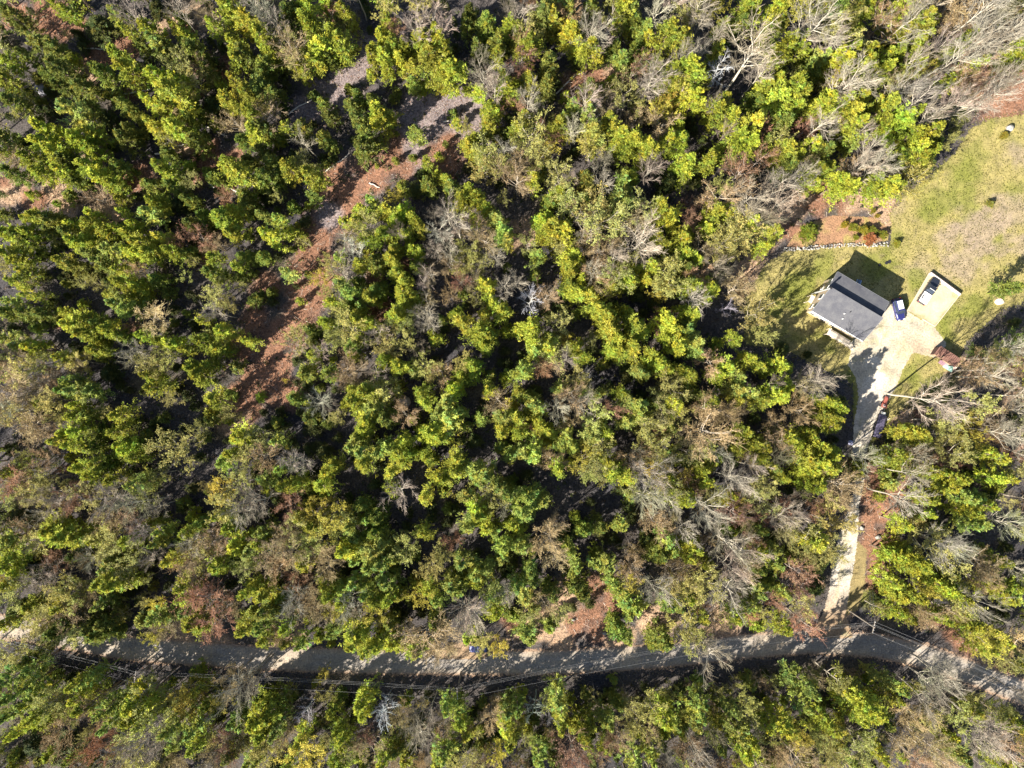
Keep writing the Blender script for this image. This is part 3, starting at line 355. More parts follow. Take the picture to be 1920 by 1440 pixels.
# ---------------- ground and its surfaces ----------------
def W2(pts): return np.array([G(x, y) for x, y in pts])
def sdf_poly(X, Y, poly):
    "signed distance, positive inside"
    d = np.full(X.shape, 1e9); ins = np.zeros(X.shape, bool); n = len(poly)
    for i in range(n):
        a, b = poly[i], poly[(i + 1) % n]; e = b - a; wx, wy = X - a[0], Y - a[1]
        t = np.clip((wx * e[0] + wy * e[1]) / (e @ e), 0, 1); d = np.minimum(d, np.hypot(wx - e[0] * t, wy - e[1] * t))
        c = ((a[1] <= Y) != (b[1] <= Y)) & (X < (b[0] - a[0]) * (Y - a[1]) / ((b[1] - a[1]) or 1e-9) + a[0]); ins ^= c
    return np.where(ins, d, -d)
def sdf_line(X, Y, line, half):
    d = np.full(X.shape, 1e9)
    for a, b in zip(line[:-1], line[1:]):
        e = b - a; wx, wy = X - a[0], Y - a[1]; t = np.clip((wx * e[0] + wy * e[1]) / (e @ e), 0, 1)
        d = np.minimum(d, np.hypot(wx - e[0] * t, wy - e[1] * t))
    return half - d
ROADL = W2([(-700, 1100), (-60, 1168), (60, 1182), (240, 1216), (480, 1234), (700, 1241), (900, 1243), (1050, 1242), (1240, 1230), (1400, 1212), (1520, 1203), (1640, 1210), (1740, 1232), (1850, 1272), (1980, 1322), (2600, 1560)])
DRIVE = W2([(1598, 642), (1625, 602), (1652, 574), (1676, 560), (1702, 584), (1752, 614), (1775, 645), (1758, 672), (1712, 660), (1694, 690), (1682, 722), (1664, 752), (1650, 790), (1630, 830), (1619, 872), (1620, 905), (1611, 945), (1609, 1000), (1601, 1060), (1592, 1110), (1586, 1150), (1600, 1196), (1515, 1196), (1543, 1150), (1554, 1110), (1560, 1060), (1571, 1010), (1588, 965), (1598, 930), (1605, 890), (1598, 840), (1601, 795), (1610, 745), (1606, 712), (1590, 684)])
LAWN = W2([(1395, 645), (1398, 560), (1432, 500), (1470, 472), (1560, 462), (1672, 458), (1668, 400), (1692, 372), (1742, 330), (1790, 288), (1822, 240), (1858, 222), (1925, 215), (2050, 180), (2080, 560), (1930, 562), (1880, 580), (1812, 640), (1792, 690), (1740, 706), (1700, 760), (1660, 800), (1625, 850), (1600, 800), (1600, 720), (1540, 690), (1470, 655)])
LAWN2 = W2([(1602, 1010), (1625, 1030), (1622, 1090), (1612, 1140), (1572, 1162), (1588, 1110), (1598, 1050)])
BED = W2([(1474, 463), (1500, 424), (1560, 404), (1640, 408), (1668, 428), (1664, 452), (1580, 462)])
PAD = W2([(1742, 512), (1798, 553), (1752, 612), (1701, 582)])
TURN = W2([(800, 1222), (860, 1205), (890, 1192), (925, 1190), (960, 1196), (955, 1215), (930, 1226), (905, 1238), (820, 1238)])
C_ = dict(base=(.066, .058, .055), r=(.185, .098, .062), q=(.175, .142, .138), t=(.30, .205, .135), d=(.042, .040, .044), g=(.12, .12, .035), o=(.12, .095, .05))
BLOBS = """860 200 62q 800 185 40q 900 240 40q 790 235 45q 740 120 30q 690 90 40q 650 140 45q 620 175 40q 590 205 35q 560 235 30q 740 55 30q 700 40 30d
780 270 48q 730 300 42r 690 325 40r 830 290 40r 650 365 42r 620 400 40r 600 440 36r 622 340 30r 595 480 34r 615 400 26q 600 520 30r 575 560 36r 555 600 36r 540 640 34r 505 680 42r 480 715 40r 520 720 36r 460 760 36r 545 745 30r 440 800 26t 410 850 26d 495 540 26r 480 600 24r 560 500 24r
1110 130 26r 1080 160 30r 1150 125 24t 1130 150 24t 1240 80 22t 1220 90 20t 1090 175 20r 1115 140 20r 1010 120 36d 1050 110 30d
30 30 24r 100 30 40r 120 40 28r 150 130 22r 160 145 26t 240 85 20r 190 100 26r 250 165 22r 350 60 18r 380 30 20t 330 20 24t 300 60 16t 380 120 20r 420 130 24r 430 160 20r 340 260 22t 400 300 30r 380 320 26r 440 290 20r 425 340 20r 270 330 26r 250 345 20r 180 290 24t 100 350 26t 40 345 24t 10 350 16r 200 385 30t 120 385 24t 60 375 24r 20 370 20t 320 235 20t
380 470 24r 420 430 16r 110 600 18r 450 650 20r 460 660 20r 470 590 18r 420 770 16t
1080 1110 30t 1060 1150 36t 1090 1165 30r 1120 1100 24r 1140 1090 20r 1150 1130 20r 1230 1150 32t 1220 1175 26t 1120 1185 26r 1150 1200 20t 1180 1190 18t 1010 1170 24t 980 1180 22t 960 1160 20r 1050 1205 20t 870 1225 20t 800 1220 20t 760 1225 16t 1360 1185 20t 1330 1180 18t 1380 1170 16t 1350 1150 18t
1640 1010 24r 1645 1050 26r 1650 1080 26r 1640 1095 22r 1625 975 22r 1660 960 30r 1630 930 22r 1640 900 20r 1680 920 30r 1700 950 24r 1720 940 22r 1610 870 22r 1590 1150 10t 1570 1170 14t 1620 1120 16g 1660 1010 20r 1790 880 30r 1760 870 24r
1640 790 16t 1630 810 14t 1720 770 20r 1700 790 18t 1680 800 16t
1860 190 46r 1890 200 40r 1840 180 26r 1900 160 30r 1910 130 30r 1880 225 20r 1800 210 20g 1840 120 30t 1780 150 28t 1700 140 24t 1750 120 22t 1820 80 26t 1400 30 24t 1420 70 24t
1420 470 30t 1440 440 26t 1460 410 24t 1490 390 28t 1530 375 30r 1570 370 30r 1610 365 30t 1640 375 26t 1660 385 22t 1510 360 20t 1400 500 24t 1380 520 20t 1480 430 18r 1500 440 22r 1660 415 20t 1190 480 20d
980 425 24t 970 450 20t 1000 430 16t 710 575 20r 720 590 22r 760 500 14r 705 520 14r
1060 640 10r 300 1180 20t 340 1200 30t 380 1205 20t 420 1205 20t 500 1210 16t 560 1200 20t 1900 680 22r 1850 700 26t 1810 700 24t 1780 690 20t 1760 720 30g 1720 740 26g 1900 750 20t 1790 1170 22r 1800 1200 20r 1880 1255 24r 1820 1215 20r 1850 1240 16t 1750 1160 18r"""
BL = [(float(a), float(b), float(c), k) for a, b, c, k in re.findall(r'([\d.]+) ([\d.]+) ([\d.]+)([a-z])', BLOBS)]
_perm = np.random.default_rng(3).random((256, 256))
def vnoise(X, Y, s):
    x, y = X / s, Y / s; i, j = np.floor(x).astype(int), np.floor(y).astype(int); f, g = x - i, y - j
    f = f * f * (3 - 2 * f); g = g * g * (3 - 2 * g); P = lambda a, b: _perm[a % 256, b % 256]
    return (P(i, j) * (1 - f) + P(i + 1, j) * f) * (1 - g) + (P(i, j + 1) * (1 - f) + P(i + 1, j + 1) * f) * g
def fbm(X, Y, s): return (vnoise(X, Y, s) + .5 * vnoise(X + 31, Y + 7, s / 2.1) + .25 * vnoise(X + 5, Y + 77, s / 4.3)) / 1.75
def sm(x, a, b): t = np.clip((x - a) / (b - a), 0, 1); return t * t * (3 - 2 * t)
def flat(X, Y):
    s = np.maximum.reduce([sdf_line(X, Y, ROADL, 4.2), sdf_poly(X, Y, DRIVE), sdf_poly(X, Y, LAWN), sdf_poly(X, Y, LAWN2), sdf_poly(X, Y, TURN), sdf_poly(X, Y, BED)])
    return s
def height(X, Y, s=None):
    s = flat(X, Y) if s is None else s
    return (fbm(X + 300, Y + 300, 14) - .5) * 1.6 * sm(-s, .5, 5)
def grid_mesh(name, x0, x1, y0, y1, step, cov, col, mat, z, extra=None):
    xs = np.arange(x0, x1 + step, step); ys = np.arange(y0, y1 + step, step); X, Y = np.meshgrid(xs, ys)
    c = cov(X, Y); C = col(X, Y); Z = z(X, Y) if callable(z) else np.full(X.shape, z)
    n, m = X.shape; I = np.arange(n * m).reshape(n, m)
    F = np.stack([I[:-1, :-1], I[:-1, 1:], I[1:, 1:], I[1:, :-1]], -1).reshape(-1, 4)
    if c is not None:
        F = F[(c.ravel()[F] > 0).any(1)]
        used = np.unique(F); mp = np.full(n * m, -1); mp[used] = np.arange(len(used)); F = mp[F]
    else: used = np.arange(n * m); c = np.ones_like(X)
    V = np.stack([X, Y, Z], -1).reshape(-1, 3)[used]
    me = raw_mesh(name, V, [F], mat, C.reshape(-1, 3)[used], c.ravel()[used])
    o = link(name, me); tag(o, kind='structure'); return o
def lerp(C, c, w): return C + (np.array(c) - C) * w[..., None]
def col_ground(X, Y):
    C = np.zeros(X.shape + (3,)) + np.array(C_['base'])
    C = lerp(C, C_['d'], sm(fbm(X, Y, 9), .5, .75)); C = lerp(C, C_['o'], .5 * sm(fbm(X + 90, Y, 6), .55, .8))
    for px, py, r, k in BL:
        x, y = G(px, py); r = r / PPM * 1.2
        d = np.hypot(X - x, Y - y) / r + (fbm(X + 11, Y + 50, 2.6) - .5) * 1.3
        C = lerp(C, C_[k], 1 - sm(d, .55, 1.1))
    return C
M_GROUND = ground_mat('forest_litter', (2.6, .55, .30, 1.7), bs=.8)
M_LAWN = ground_mat('lawn_grass', (3.2, .5, .58, 1.35), True, .5)
M_DIRT = ground_mat('gravel', (2.8, .35, .58, 1.28), True, .35)
M_BED = ground_mat('mulch', (3.5, .8, .4, 1.6), True, .8)
# inner sheet (detailed) and an outer ring out to the horizon, one object
def build_ground():
    x0, y0, x1, y1, st = -150, -120, 150, 120, .75
    xs = np.arange(x0, x1 + st, st); ys = np.arange(y0, y1 + st, st); X, Y = np.meshgrid(xs, ys)
    Z = height(X, Y); n, m = X.shape; C = col_ground(X, Y); edge = np.zeros(X.shape, bool); edge[0] = edge[-1] = True; edge[:, 0] = edge[:, -1] = True
    Z[edge] = 0; V = np.stack([X, Y, Z], -1).reshape(-1, 3); I = np.arange(n * m).reshape(n, m)
    F = np.stack([I[:-1, :-1], I[:-1, 1:], I[1:, 1:], I[1:, :-1]], -1).reshape(-1, 4)
    loop = np.concatenate([I[0, :], I[1:, -1], I[-1, -2::-1], I[-2:0:-1, 0]])
    L = V[loop].copy(); out = L.copy(); out[:, :2] *= 12; k = len(loop); b = len(V); j = np.arange(k)
    F2 = np.stack([loop, b + j, b + (j + 1) % k, np.roll(loop, -1)], 1)
    V = np.concatenate([V, out]); Cc = np.concatenate([C.reshape(-1, 3), np.tile(C_['base'], (k, 1))])
    me = raw_mesh('ground', V, [F, F2], M_GROUND, Cc)
    tag(link('ground', me), kind='structure')
build_ground()
cv = lambda s, w=.7: np.clip(.5 + s / (2 * w), 0, 1)
def col_lawn(X, Y):
    straw, green, dirt = (.235, .200, .078), (.130, .142, .028), (.235, .185, .13)
    C = np.zeros(X.shape + (3,)) + np.array(straw)
    C = lerp(C, green, .7 * sm(fbm(X, Y, 5), .45, .7)); C = lerp(C, (.20, .155, .075), .85 * (1 - sm(Y, -34, -28))); C = lerp(C, (.16, .135, .07), .7 * sm(vnoise(X, Y, 1.4) * vnoise(X, Y + 50, .8), .4, .65))
    for px, py, r, c, w in ((1840, 430, 60, dirt, .9), (1800, 490, 55, dirt, .8), (1780, 440, 34, dirt, .8), (1900, 400, 50, dirt, .7), (1905, 290, 30, dirt, .7), (1930, 470, 34, dirt, .7), (1730, 500, 36, dirt, .5), (1620, 480, 40, straw, .6), (1700, 470, 30, straw, .7), (1680, 395, 26, dirt, .5),
                            (1640, 500, 26, green, .6), (1720, 520, 22, green, .7), (1830, 570, 36, green, .8), (1815, 290, 40, green, .5), (1760, 370, 40, green, .6), (1800, 340, 40, green, .5), (1750, 400, 26, green, .7), (1520, 500, 30, green, .5), (1480, 560, 40, green, .75), (1500, 520, 30, green, .6), (1770, 610, 16, green, .8), (1770, 560, 20, (.3, .21, .14), .8), (1860, 540, 36, straw, .5), (1705, 695, 24, green, .7), (1720, 720, 24, green, .6), (1555, 655, 20, green, .5), (1420, 600, 30, green, .6), (1500, 480, 40, straw, .7)):
        x, y = G(px, py); d = np.hypot(X - x, Y - y) / (r / PPM) + (fbm(X + 13, Y + 5, 2.2) - .5) * 1.4
        C = lerp(C, c, w * (1 - sm(d, .4, 1.1)))
    return C
def col_drive(X, Y):
    C = np.zeros(X.shape + (3,)) + np.array((.35, .31, .235))
    C = lerp(C, (.34, .29, .18), .7 * sm(fbm(X, Y, 3), .5, .75)); C = lerp(C, (.52, .48, .41), .8 * sm(fbm(X + 40, Y, 5), .5, .7))
    C = lerp(C, (.40, .36, .30), 1 - sm(Y, -6, 3)); C = lerp(C, (.27, .19, .12), 1 - sm(Y, -50, -40)); C = lerp(C, (.27, .25, .14), .6 * sm(vnoise(X, Y, 1.3) * vnoise(X + 9, Y, .6), .42, .62))
    x, y = G(1735, 640); C = lerp(C, (.36, .28, .20), .8 * (1 - sm(np.hypot(X - x, Y - y) / 3.6 + fbm(X, Y, 2) - .5, .5, 1.1)))
    C = C * (.80 + .4 * vnoise(X, Y, 2.2) * vnoise(X + 3, Y, .9) + .12 * vnoise(X, Y, .9))[..., None]
    # grassy strip between the wheel tracks, further down
    line = W2([(1585, 990), (1578, 1060), (1568, 1120)]); d = sdf_line(X, Y, line, .35)
    return lerp(C, (.30, .26, .16), .6 * sm(d, -.2, .2))
def col_road(X, Y):
    s = sdf_line(X, Y, ROADL, 2.65)
    C = np.zeros(X.shape + (3,)) + np.array((.24, .218, .195))
    C = lerp(C, (.36, .29, .21), .6 * sm(fbm(X, Y * 2, 4), .45, .7))
    tr = np.exp(-((s - 1.0) / .35) ** 2) + np.exp(-((s - 2.75) / .3) ** 2)
    C = lerp(C, (.29, .24, .18), .55 * np.clip(tr, 0, 1)); return lerp(C, (.27, .18, .12), 1 - sm(s, .0, .9))
def col_bed(X, Y): return lerp(np.zeros(X.shape + (3,)) + np.array((.25, .145, .085)), (.24, .19, .07), sm(fbm(X, Y, 2), .45, .7))
bb = lambda p, m=1.5: (p[:, 0].min() - m, p[:, 0].max() + m, p[:, 1].min() - m, p[:, 1].max() + m)
lw = lambda X, Y: cv(np.maximum(sdf_poly(X, Y, LAWN), sdf_poly(X, Y, LAWN2)), 1.4)
allp = np.concatenate([LAWN, LAWN2])
grid_mesh('lawn', *bb(allp), .6, lw, col_lawn, M_LAWN, .006)
grid_mesh('planting_bed', *bb(BED), .4, lambda X, Y: cv(sdf_poly(X, Y, BED), .6), col_bed, M_BED, .012)
grid_mesh('road', -150, 150, -90, -44, .5, lambda X, Y: cv(sdf_line(X, Y, ROADL, 2.65), 1.9), col_road, M_DIRT, .012)
grid_mesh('driveway', *bb(np.concatenate([DRIVE, TURN])), .45, lambda X, Y: cv(np.maximum(sdf_poly(X, Y, DRIVE), sdf_poly(X, Y, TURN) - .2), .7), col_drive, M_DIRT, .018)

# ---------------- parking pad with its low wall ----------------
white = plain('white_paint', (.80, .79, .76), .5, .05); timber = plain('grey_timber', (.42, .36, .28), .8, .25, 6)
concrete = plain('concrete', (.62, .58, .52), .85, .1, 2); sand = ground_mat('packed_sand', (3.0, .3, .85, 1.12), False, .2)
def edge_box(b, p, q, w, z0, z1):
    p, q = np.array(p), np.array(q); d = q - p; L = np.hypot(*d); c = (p + q) / 2
    b.box(c[0], c[1], (z0 + z1) / 2, L, w, z1 - z0, math.atan2(d[1], d[0]))
pr = link('parking_pad', None, loc=(*PAD.mean(0), 0)); tag(pr, 'sandy raised parking pad with pale concrete rim, under the black pickup', 'parking pad')
P0 = PAD - PAD.mean(0); n_ = 26
u = np.linspace(0, 1, n_); U, Vv = np.meshgrid(u, u)
GP = (P0[0] * ((1 - U) * (1 - Vv))[..., None] + P0[1] * (U * (1 - Vv))[..., None] + P0[2] * (U * Vv)[..., None] + P0[3] * ((1 - U) * Vv)[..., None])
ed = np.minimum.reduce([U * 6.5, (1 - U) * 6.5, Vv * 8, (1 - Vv) * 8]) + (fbm(GP[..., 0] + 9, GP[..., 1], 1.2) - .5) * 1.6
gc = lerp(np.zeros(U.shape + (3,)) + np.array((.56, .43, .23)), (.35, .30, .21), 1 - sm(ed, .5, 1.1)); gc = lerp(gc, (.22, .21, .09), .6 * (1 - sm(ed, .2, .5)) * (U > .1))
I = np.arange(n_ * n_).reshape(n_, n_); F = np.stack([I[:-1, :-1], I[:-1, 1:], I[1:, 1:], I[1:, :-1]], -1).reshape(-1, 4)[:, ::-1]
link('sand_surface', raw_mesh('sand_surface', np.dstack([GP, np.full(U.shape, .10)]).reshape(-1, 3), [F], sand, gc.reshape(-1, 3)), pr)
b = MB(); edge_box(b, P0[0], P0[3], .14, -.05, .16); edge_box(b, P0[1], P0[2], .14, -.05, .30); edge_box(b, P0[2], P0[3] * .45 + P0[2] * .55, .25, -.05, .15)
b.build('rim', timber, pr)
b = MB(); edge_box(b, P0[0] * 1.0, P0[1] * 1.0, .32, -.05, .62); b.build('back_wall', concrete, pr)
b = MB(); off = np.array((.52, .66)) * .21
edge_box(b, P0[0] + off, P0[1] + off, .10, -.05, .80); b.build('wall_board', plain('shadow_dark', (.05, .035, .03), .8), pr)  # dark strip standing in for the shadow behind the wall

# ---------------- house ----------------
shingle, nt, bs_ = newmat('roof_shingle', .95, .05)
oc = objco(nt); br = nd(nt, 'ShaderNodeTexBrick'); br.inputs['Scale'].default_value = 3.2; br.inputs['Mortar Size'].default_value = .02
br.inputs['Color1'].default_value = (.072, .074, .084, 1); br.inputs['Color2'].default_value = (.090, .092, .10, 1); br.inputs['Mortar'].default_value = (.07, .07, .08, 1)
nt.links.new(oc, br.inputs['Vector'])
nt.links.new(mixc(nt, br.outputs[0], ramp(nt, noise(nt, .7, 5, .7, oc), [(.3, (.75, .75, .80)), (.7, (1.25, 1.22, 1.15))]), 1.0, 'MULTIPLY'), bs_.inputs['Base Color'])
siding, nt, bs2 = newmat('siding', .6, .3); wv = nd(nt, 'ShaderNodeTexWave', bands_direction='Z'); wv.inputs['Scale'].default_value = 3.2
nt.links.new(objco(nt), wv.inputs[0]); nt.links.new(ramp(nt, wv.outputs[0], [(.1, (.30, .24, .17)), (.4, (.40, .33, .24))]), bs2.inputs['Base Color'])
trim = plain('window_trim', (.80, .79, .76), .5, .04); glassm, nt, bg_ = newmat('window_glass', .06, .6); bg_.inputs['Base Color'].default_value = (.03, .04, .06, 1)
deckm = plain('deck_board', (.55, .47, .37), .8, .22, 5); darkm = plain('dark_metal', (.04, .04, .045), .5, .1, 3, .6)
HA = R_(-30.6); HX, HY = G(1590, 576, 4.6)
hl, hd = 11.9, 8.9; EH, RH, RD = 4.9, 7.6, .35      # length, depth, eave height, ridge height, ridge offset
hr = link('house', None, loc=(HX, HY, 0), rz=HA); tag(hr, 'tan house with grey shingled offset roof beside the gravel driveway', 'house')
wl, wd = hl - 1.1, hd - 1.4
def hprism(mb, x0, x1, prof):   # extrude a y-z profile along x
    mb.loft([[(x0, y, z) for y, z in prof], [(x1, y, z) for y, z in prof]]); return mb
ry = .45; slope = (RH - EH) / (hd / 2 + ry); step = .98; zN = RH - step; eN = zN - (hd / 2 - ry) * math.tan(R_(7)) + .3
wt = lambda y: EH + slope * (y + hd / 2)
b = MB(); hprism(b, -wl / 2, wl / 2, [(-wd / 2, 0), (wd / 2, 0), (wd / 2, eN - .45), (ry, zN - .12), (ry, RH - .14), (-wd / 2, wt(-wd / 2) - .14)])
b.build('wall', siding, hr)
def slab(name, y0, z0_, y1, z1_, th=.14, mat=shingle, x0=-hl / 2, x1=hl / 2):
    mb = MB(); hprism(mb, x0, x1, [(y0, z0_), (y1, z1_), (y1, z1_ + th), (y0, z0_ + th)]); return mb.build(name, mat, hr)
edgem = plain('drip_edge', (.13, .13, .135), .6)
rf = slab('roof', -hd / 2, EH - .12, ry + .25, RH + .04)
rf2 = slab('roof', ry + .01, zN - .10, hd / 2, eN - .3)
for o_, (ya, za, yb, zb) in ((rf, (-hd / 2, EH - .12, ry + .25, RH + .04)), (rf2, (ry + .01, zN - .1, hd / 2, eN - .3))):
    for sx in (-1, 1):
        mb = MB(); hprism(mb, sx * (hl / 2 + .003), sx * (hl / 2 + .09), [(ya, za - .06), (yb, zb - .06), (yb, zb + .17), (ya, za + .17)]); mb.build('rake_trim', edgem, o_)
mb = MB(); mb.box(0, -hd / 2 - .07, EH - .02, hl, .12, .13); mb.build('gutter', trim, hr)
mb = MB(); mb.box(0, hd / 2 + .07, eN - .26, hl, .12, .13); mb.build('gutter', edgem, hr)
def window(x, y, z, w, h, face):   # face: 's' = -y wall, 'w' = -x wall, 'e' = +x wall
    for nm, m, g, d0, dd in (('window', trim, .07, .03, .10), ('pane', glassm, -.02, .09, .03)):
        mb = MB(); ww, hh = w + 2 * g, h + 2 * g; t = dd
        if face == 's': mb.box(x, y - d0, z, ww, t, hh)
        elif face == 'n': mb.box(x, y + d0, z, ww, t, hh)
        elif face == 'w': mb.box(x - d0, y, z, t, ww, hh)
        else: mb.box(x + d0, y, z, t, ww, hh)
        o = mb.build(nm, m, hr if nm == 'window' else window.last)
        if nm == 'window': window.last = o
for x in (-4.4, -2.2, 0.2): window(x, -wd / 2, 3.4, 1.1, 1.3, 's'); window(x, -wd / 2, 1.2, 1.0, .8, 's')
window(4.3, -wd / 2, 3.4, 1.3, 1.2, 's')
for y in (-2.6, -.6, 1.6, 3.0): window(-wl / 2, y, 3.5, .9, 1.5, 'w')
for y in (-2.6, 2.0): window(-wl / 2, y, 1.2, .9, .8, 'w'); window(wl / 2, y, 3.4, 1.0, 1.3, 'e')
for x in (-3.5, 0, 3.5): window(x, wd / 2, 3.3, 1.0, 1.1, 'n')
mb = MB(); mb.box(2.3, -wd / 2 - .04, 3.0, 1.0, .08, 2.1); dr = mb.build('door', plain('door_paint', (.45, .47, .50), .5), hr)
mb = MB(); mb.box(2.65, -wd / 2 - .12, 2.95, .05, .08, .16); mb.build('handle', darkm, dr)
mb = MB(); mb.box(wl / 2 + .06, -.6, 1.15, .12, 2.6, 2.2); mb.build('garage_door', trim, hr)
# chimney pipe on the north-west gable, with its stays
mb = MB(); mb.cyl(-hl / 2 - .35, .1, 0, 9.0, .17, .17, 12); ch = mb.build('chimney', plain('galvanised', (.55, .56, .58), .4, .1, 3, .6), hr)
mb = MB(); mb.cyl(-hl / 2 - .35, .1, 9.02, 9.30, .26, .12, 12); mb.build('cap', darkm, ch)
mb = MB(); mb.box(-hl / 2 - .5, -1.6, 2.2, .8, 1.6, .12); mb.box(-hl / 2 - .85, -2.35, 1.1, .1, .1, 2.2); mb.box(-hl / 2 - .85, -.85, 1.1, .1, .1, 2.2); mb.build('side_landing', deckm, hr)
for x, y in ((-.6, -2.1), (.1, -1.35), (-.2, -3.0)):
    z = wt(y) + .1; mb = MB(); mb.cyl(x, y, z - .25, z + .38, .07, .07, 8); mb.build('vent_pipe', darkm if y > -2 else white, hr)
# entrance deck along the south-west wall: ramp-like platform, railing, steps
dk = link('entrance_deck', None, loc=(HX, HY, 0), rz=HA); tag(dk, 'narrow weathered wooden deck with railings along the house front', 'deck')
dy = -hd / 2 - .95
mb = MB()
for i in range(9): mb.box(2.55, dy - .5 + i * .145, 1.60, 5.0, .13, .05)
mb.build('floor_boards', deckm, dk)
mb = MB()
for x in (.1, 1.7, 3.3, 5.0):
    for y in (dy - .56, dy + .72): mb.box(x, y, .8, .1, .1, 1.6)
mb.box(2.55, dy - .60, 1.5, 5.0, .05, .16); mb.build('frame', deckm, dk)
mb = MB(); mb.box(2.55, dy - .62, 2.55, 5.1, .14, .06); mb.box(.02, dy, 2.55, .12, 1.3, .06); mb.box(5.08, dy + .1, 2.55, .12, 1.1, .06)
for i in range(22): mb.box(.1 + i * .235, dy - .62, 2.07, .04, .04, .92)
mb.build('railing', plain('pale_rail', (.66, .58, .47), .8, .15), dk)
mb = MB()
for i in range(6): mb.box(5.3 + i * .26, dy, 1.45 - i * .25, .28, 1.0, .06)
mb.box(6.0, dy - .5, .8, 1.7, .06, .2); mb.build('steps', deckm, dk)
# basement hatch on the north-east side and slatted rack in its shade
x_, y_ = G(1655, 569, .5)
hb = link('basement_hatch', None, loc=(x_, y_, 0), rz=HA); tag(hb, 'low pale sloping hatch by the shaded back corner of the house', 'hatch')
mb = MB(); hprism(mb, -.8, .8, [(-.9, 0), (.9, 0), (.9, .25), (-.9, .85)]); mb.build('frame', concrete, hb)
for sx in (-1, 1):
    mb = MB(); hprism(mb, sx * .4 - .36, sx * .4 + .36, [(-.85, .87), (.85, .29), (.85, .33), (-.85, .91)]); mb.build('door', trim, hb)
x_, y_ = G(1609, 533, .5)
rk = link('slatted_rack', None, loc=(x_, y_, 0), rz=R_(72)); tag(rk, 'pale blue slatted bench in the deep shadow behind the house', 'bench')
bl = plain('blue_slat', (.35, .45, .6), .5)
for yy in (-.42, .42):
    mb = MB(); mb.box(0, yy, .47, 1.9, .16, .07); mb.build('seat_board', bl, rk)
mb = MB(); mb.box(0, 0, .72, 1.9, .5, .05)
for sx in (-.8, .8): mb.box(sx, 0, .34, .08, 1.1, .08); mb.box(sx, 0, .5, .08, .3, .5); mb.box(sx, -.3, .2, .08, .08, .4); mb.box(sx, .3, .2, .08, .08, .4)
mb.build('frame', plain('blue_frame', (.10, .14, .22), .5), rk)
for i, (px, py, w_) in enumerate(((1649, 497, 'standing apart from the pair beside it'), (1662, 493, 'the smaller of the touching pair'), (1667, 491, 'the larger, outer one of the pair'))):
    x_, y_ = G(px, py); mb = MB(); mb.cyl(0, 0, 0, .16, .30 + .04 * i, .27 + .04 * i, 16); mb.cyl(0, 0, .16, .20, .10, .08, 8)
    o = mb.build('round_lid', darkm, loc=(x_, y_, 0)); tag(o, 'round black lid in the lawn behind the house, ' + w_, 'lid', 'black lids in the lawn')

# ---------------- vehicles ----------------
rubber = plain('rubber', (.025, .025, .025), .85); chrome = plain('chrome', (.6, .6, .6), .25, .05, 3, .9); lampm = plain('lamp_glass', (.75, .75, .72), .2)
redl = plain('tail_lamp', (.35, .02, .02), .3); autoglass = glassm
def vring(x, z0, z1, w0, w1, r=.12):   # rounded cross section
    return [(x, -w0, z0), (x, w0, z0), (x, w0, z0 + (z1 - z0) * .55), (x, (w0 + w1) / 2 + .0, z1 - r), (x, w1 - r, z1), (x, -w1 + r, z1), (x, -(w0 + w1) / 2, z1 - r), (x, -w0, z0 + (z1 - z0) * .55)]
def wheel(root, x, y, r=.36, w=.24):
    mb = MB(); k = 20
    ring = lambda yy, rr: [(x + rr * math.cos(2 * math.pi * i / k), yy, r + rr * math.sin(2 * math.pi * i / k)) for i in range(k)]
    mb.loft([ring(y - w / 2, r * .62), ring(y - w / 2, r * .94), ring(y - w * .35, r), ring(y + w * .35, r), ring(y + w / 2, r * .94), ring(y + w / 2, r * .62)])
    t = mb.build('wheel', rubber, root); s = 1 if y > 0 else -1
    mb = MB(); mb.loft([ring(y + s * (w / 2 + .005), r * .6), ring(y + s * (w / 2 + .03), r * .2)]); mb.build('rim', chrome, t)
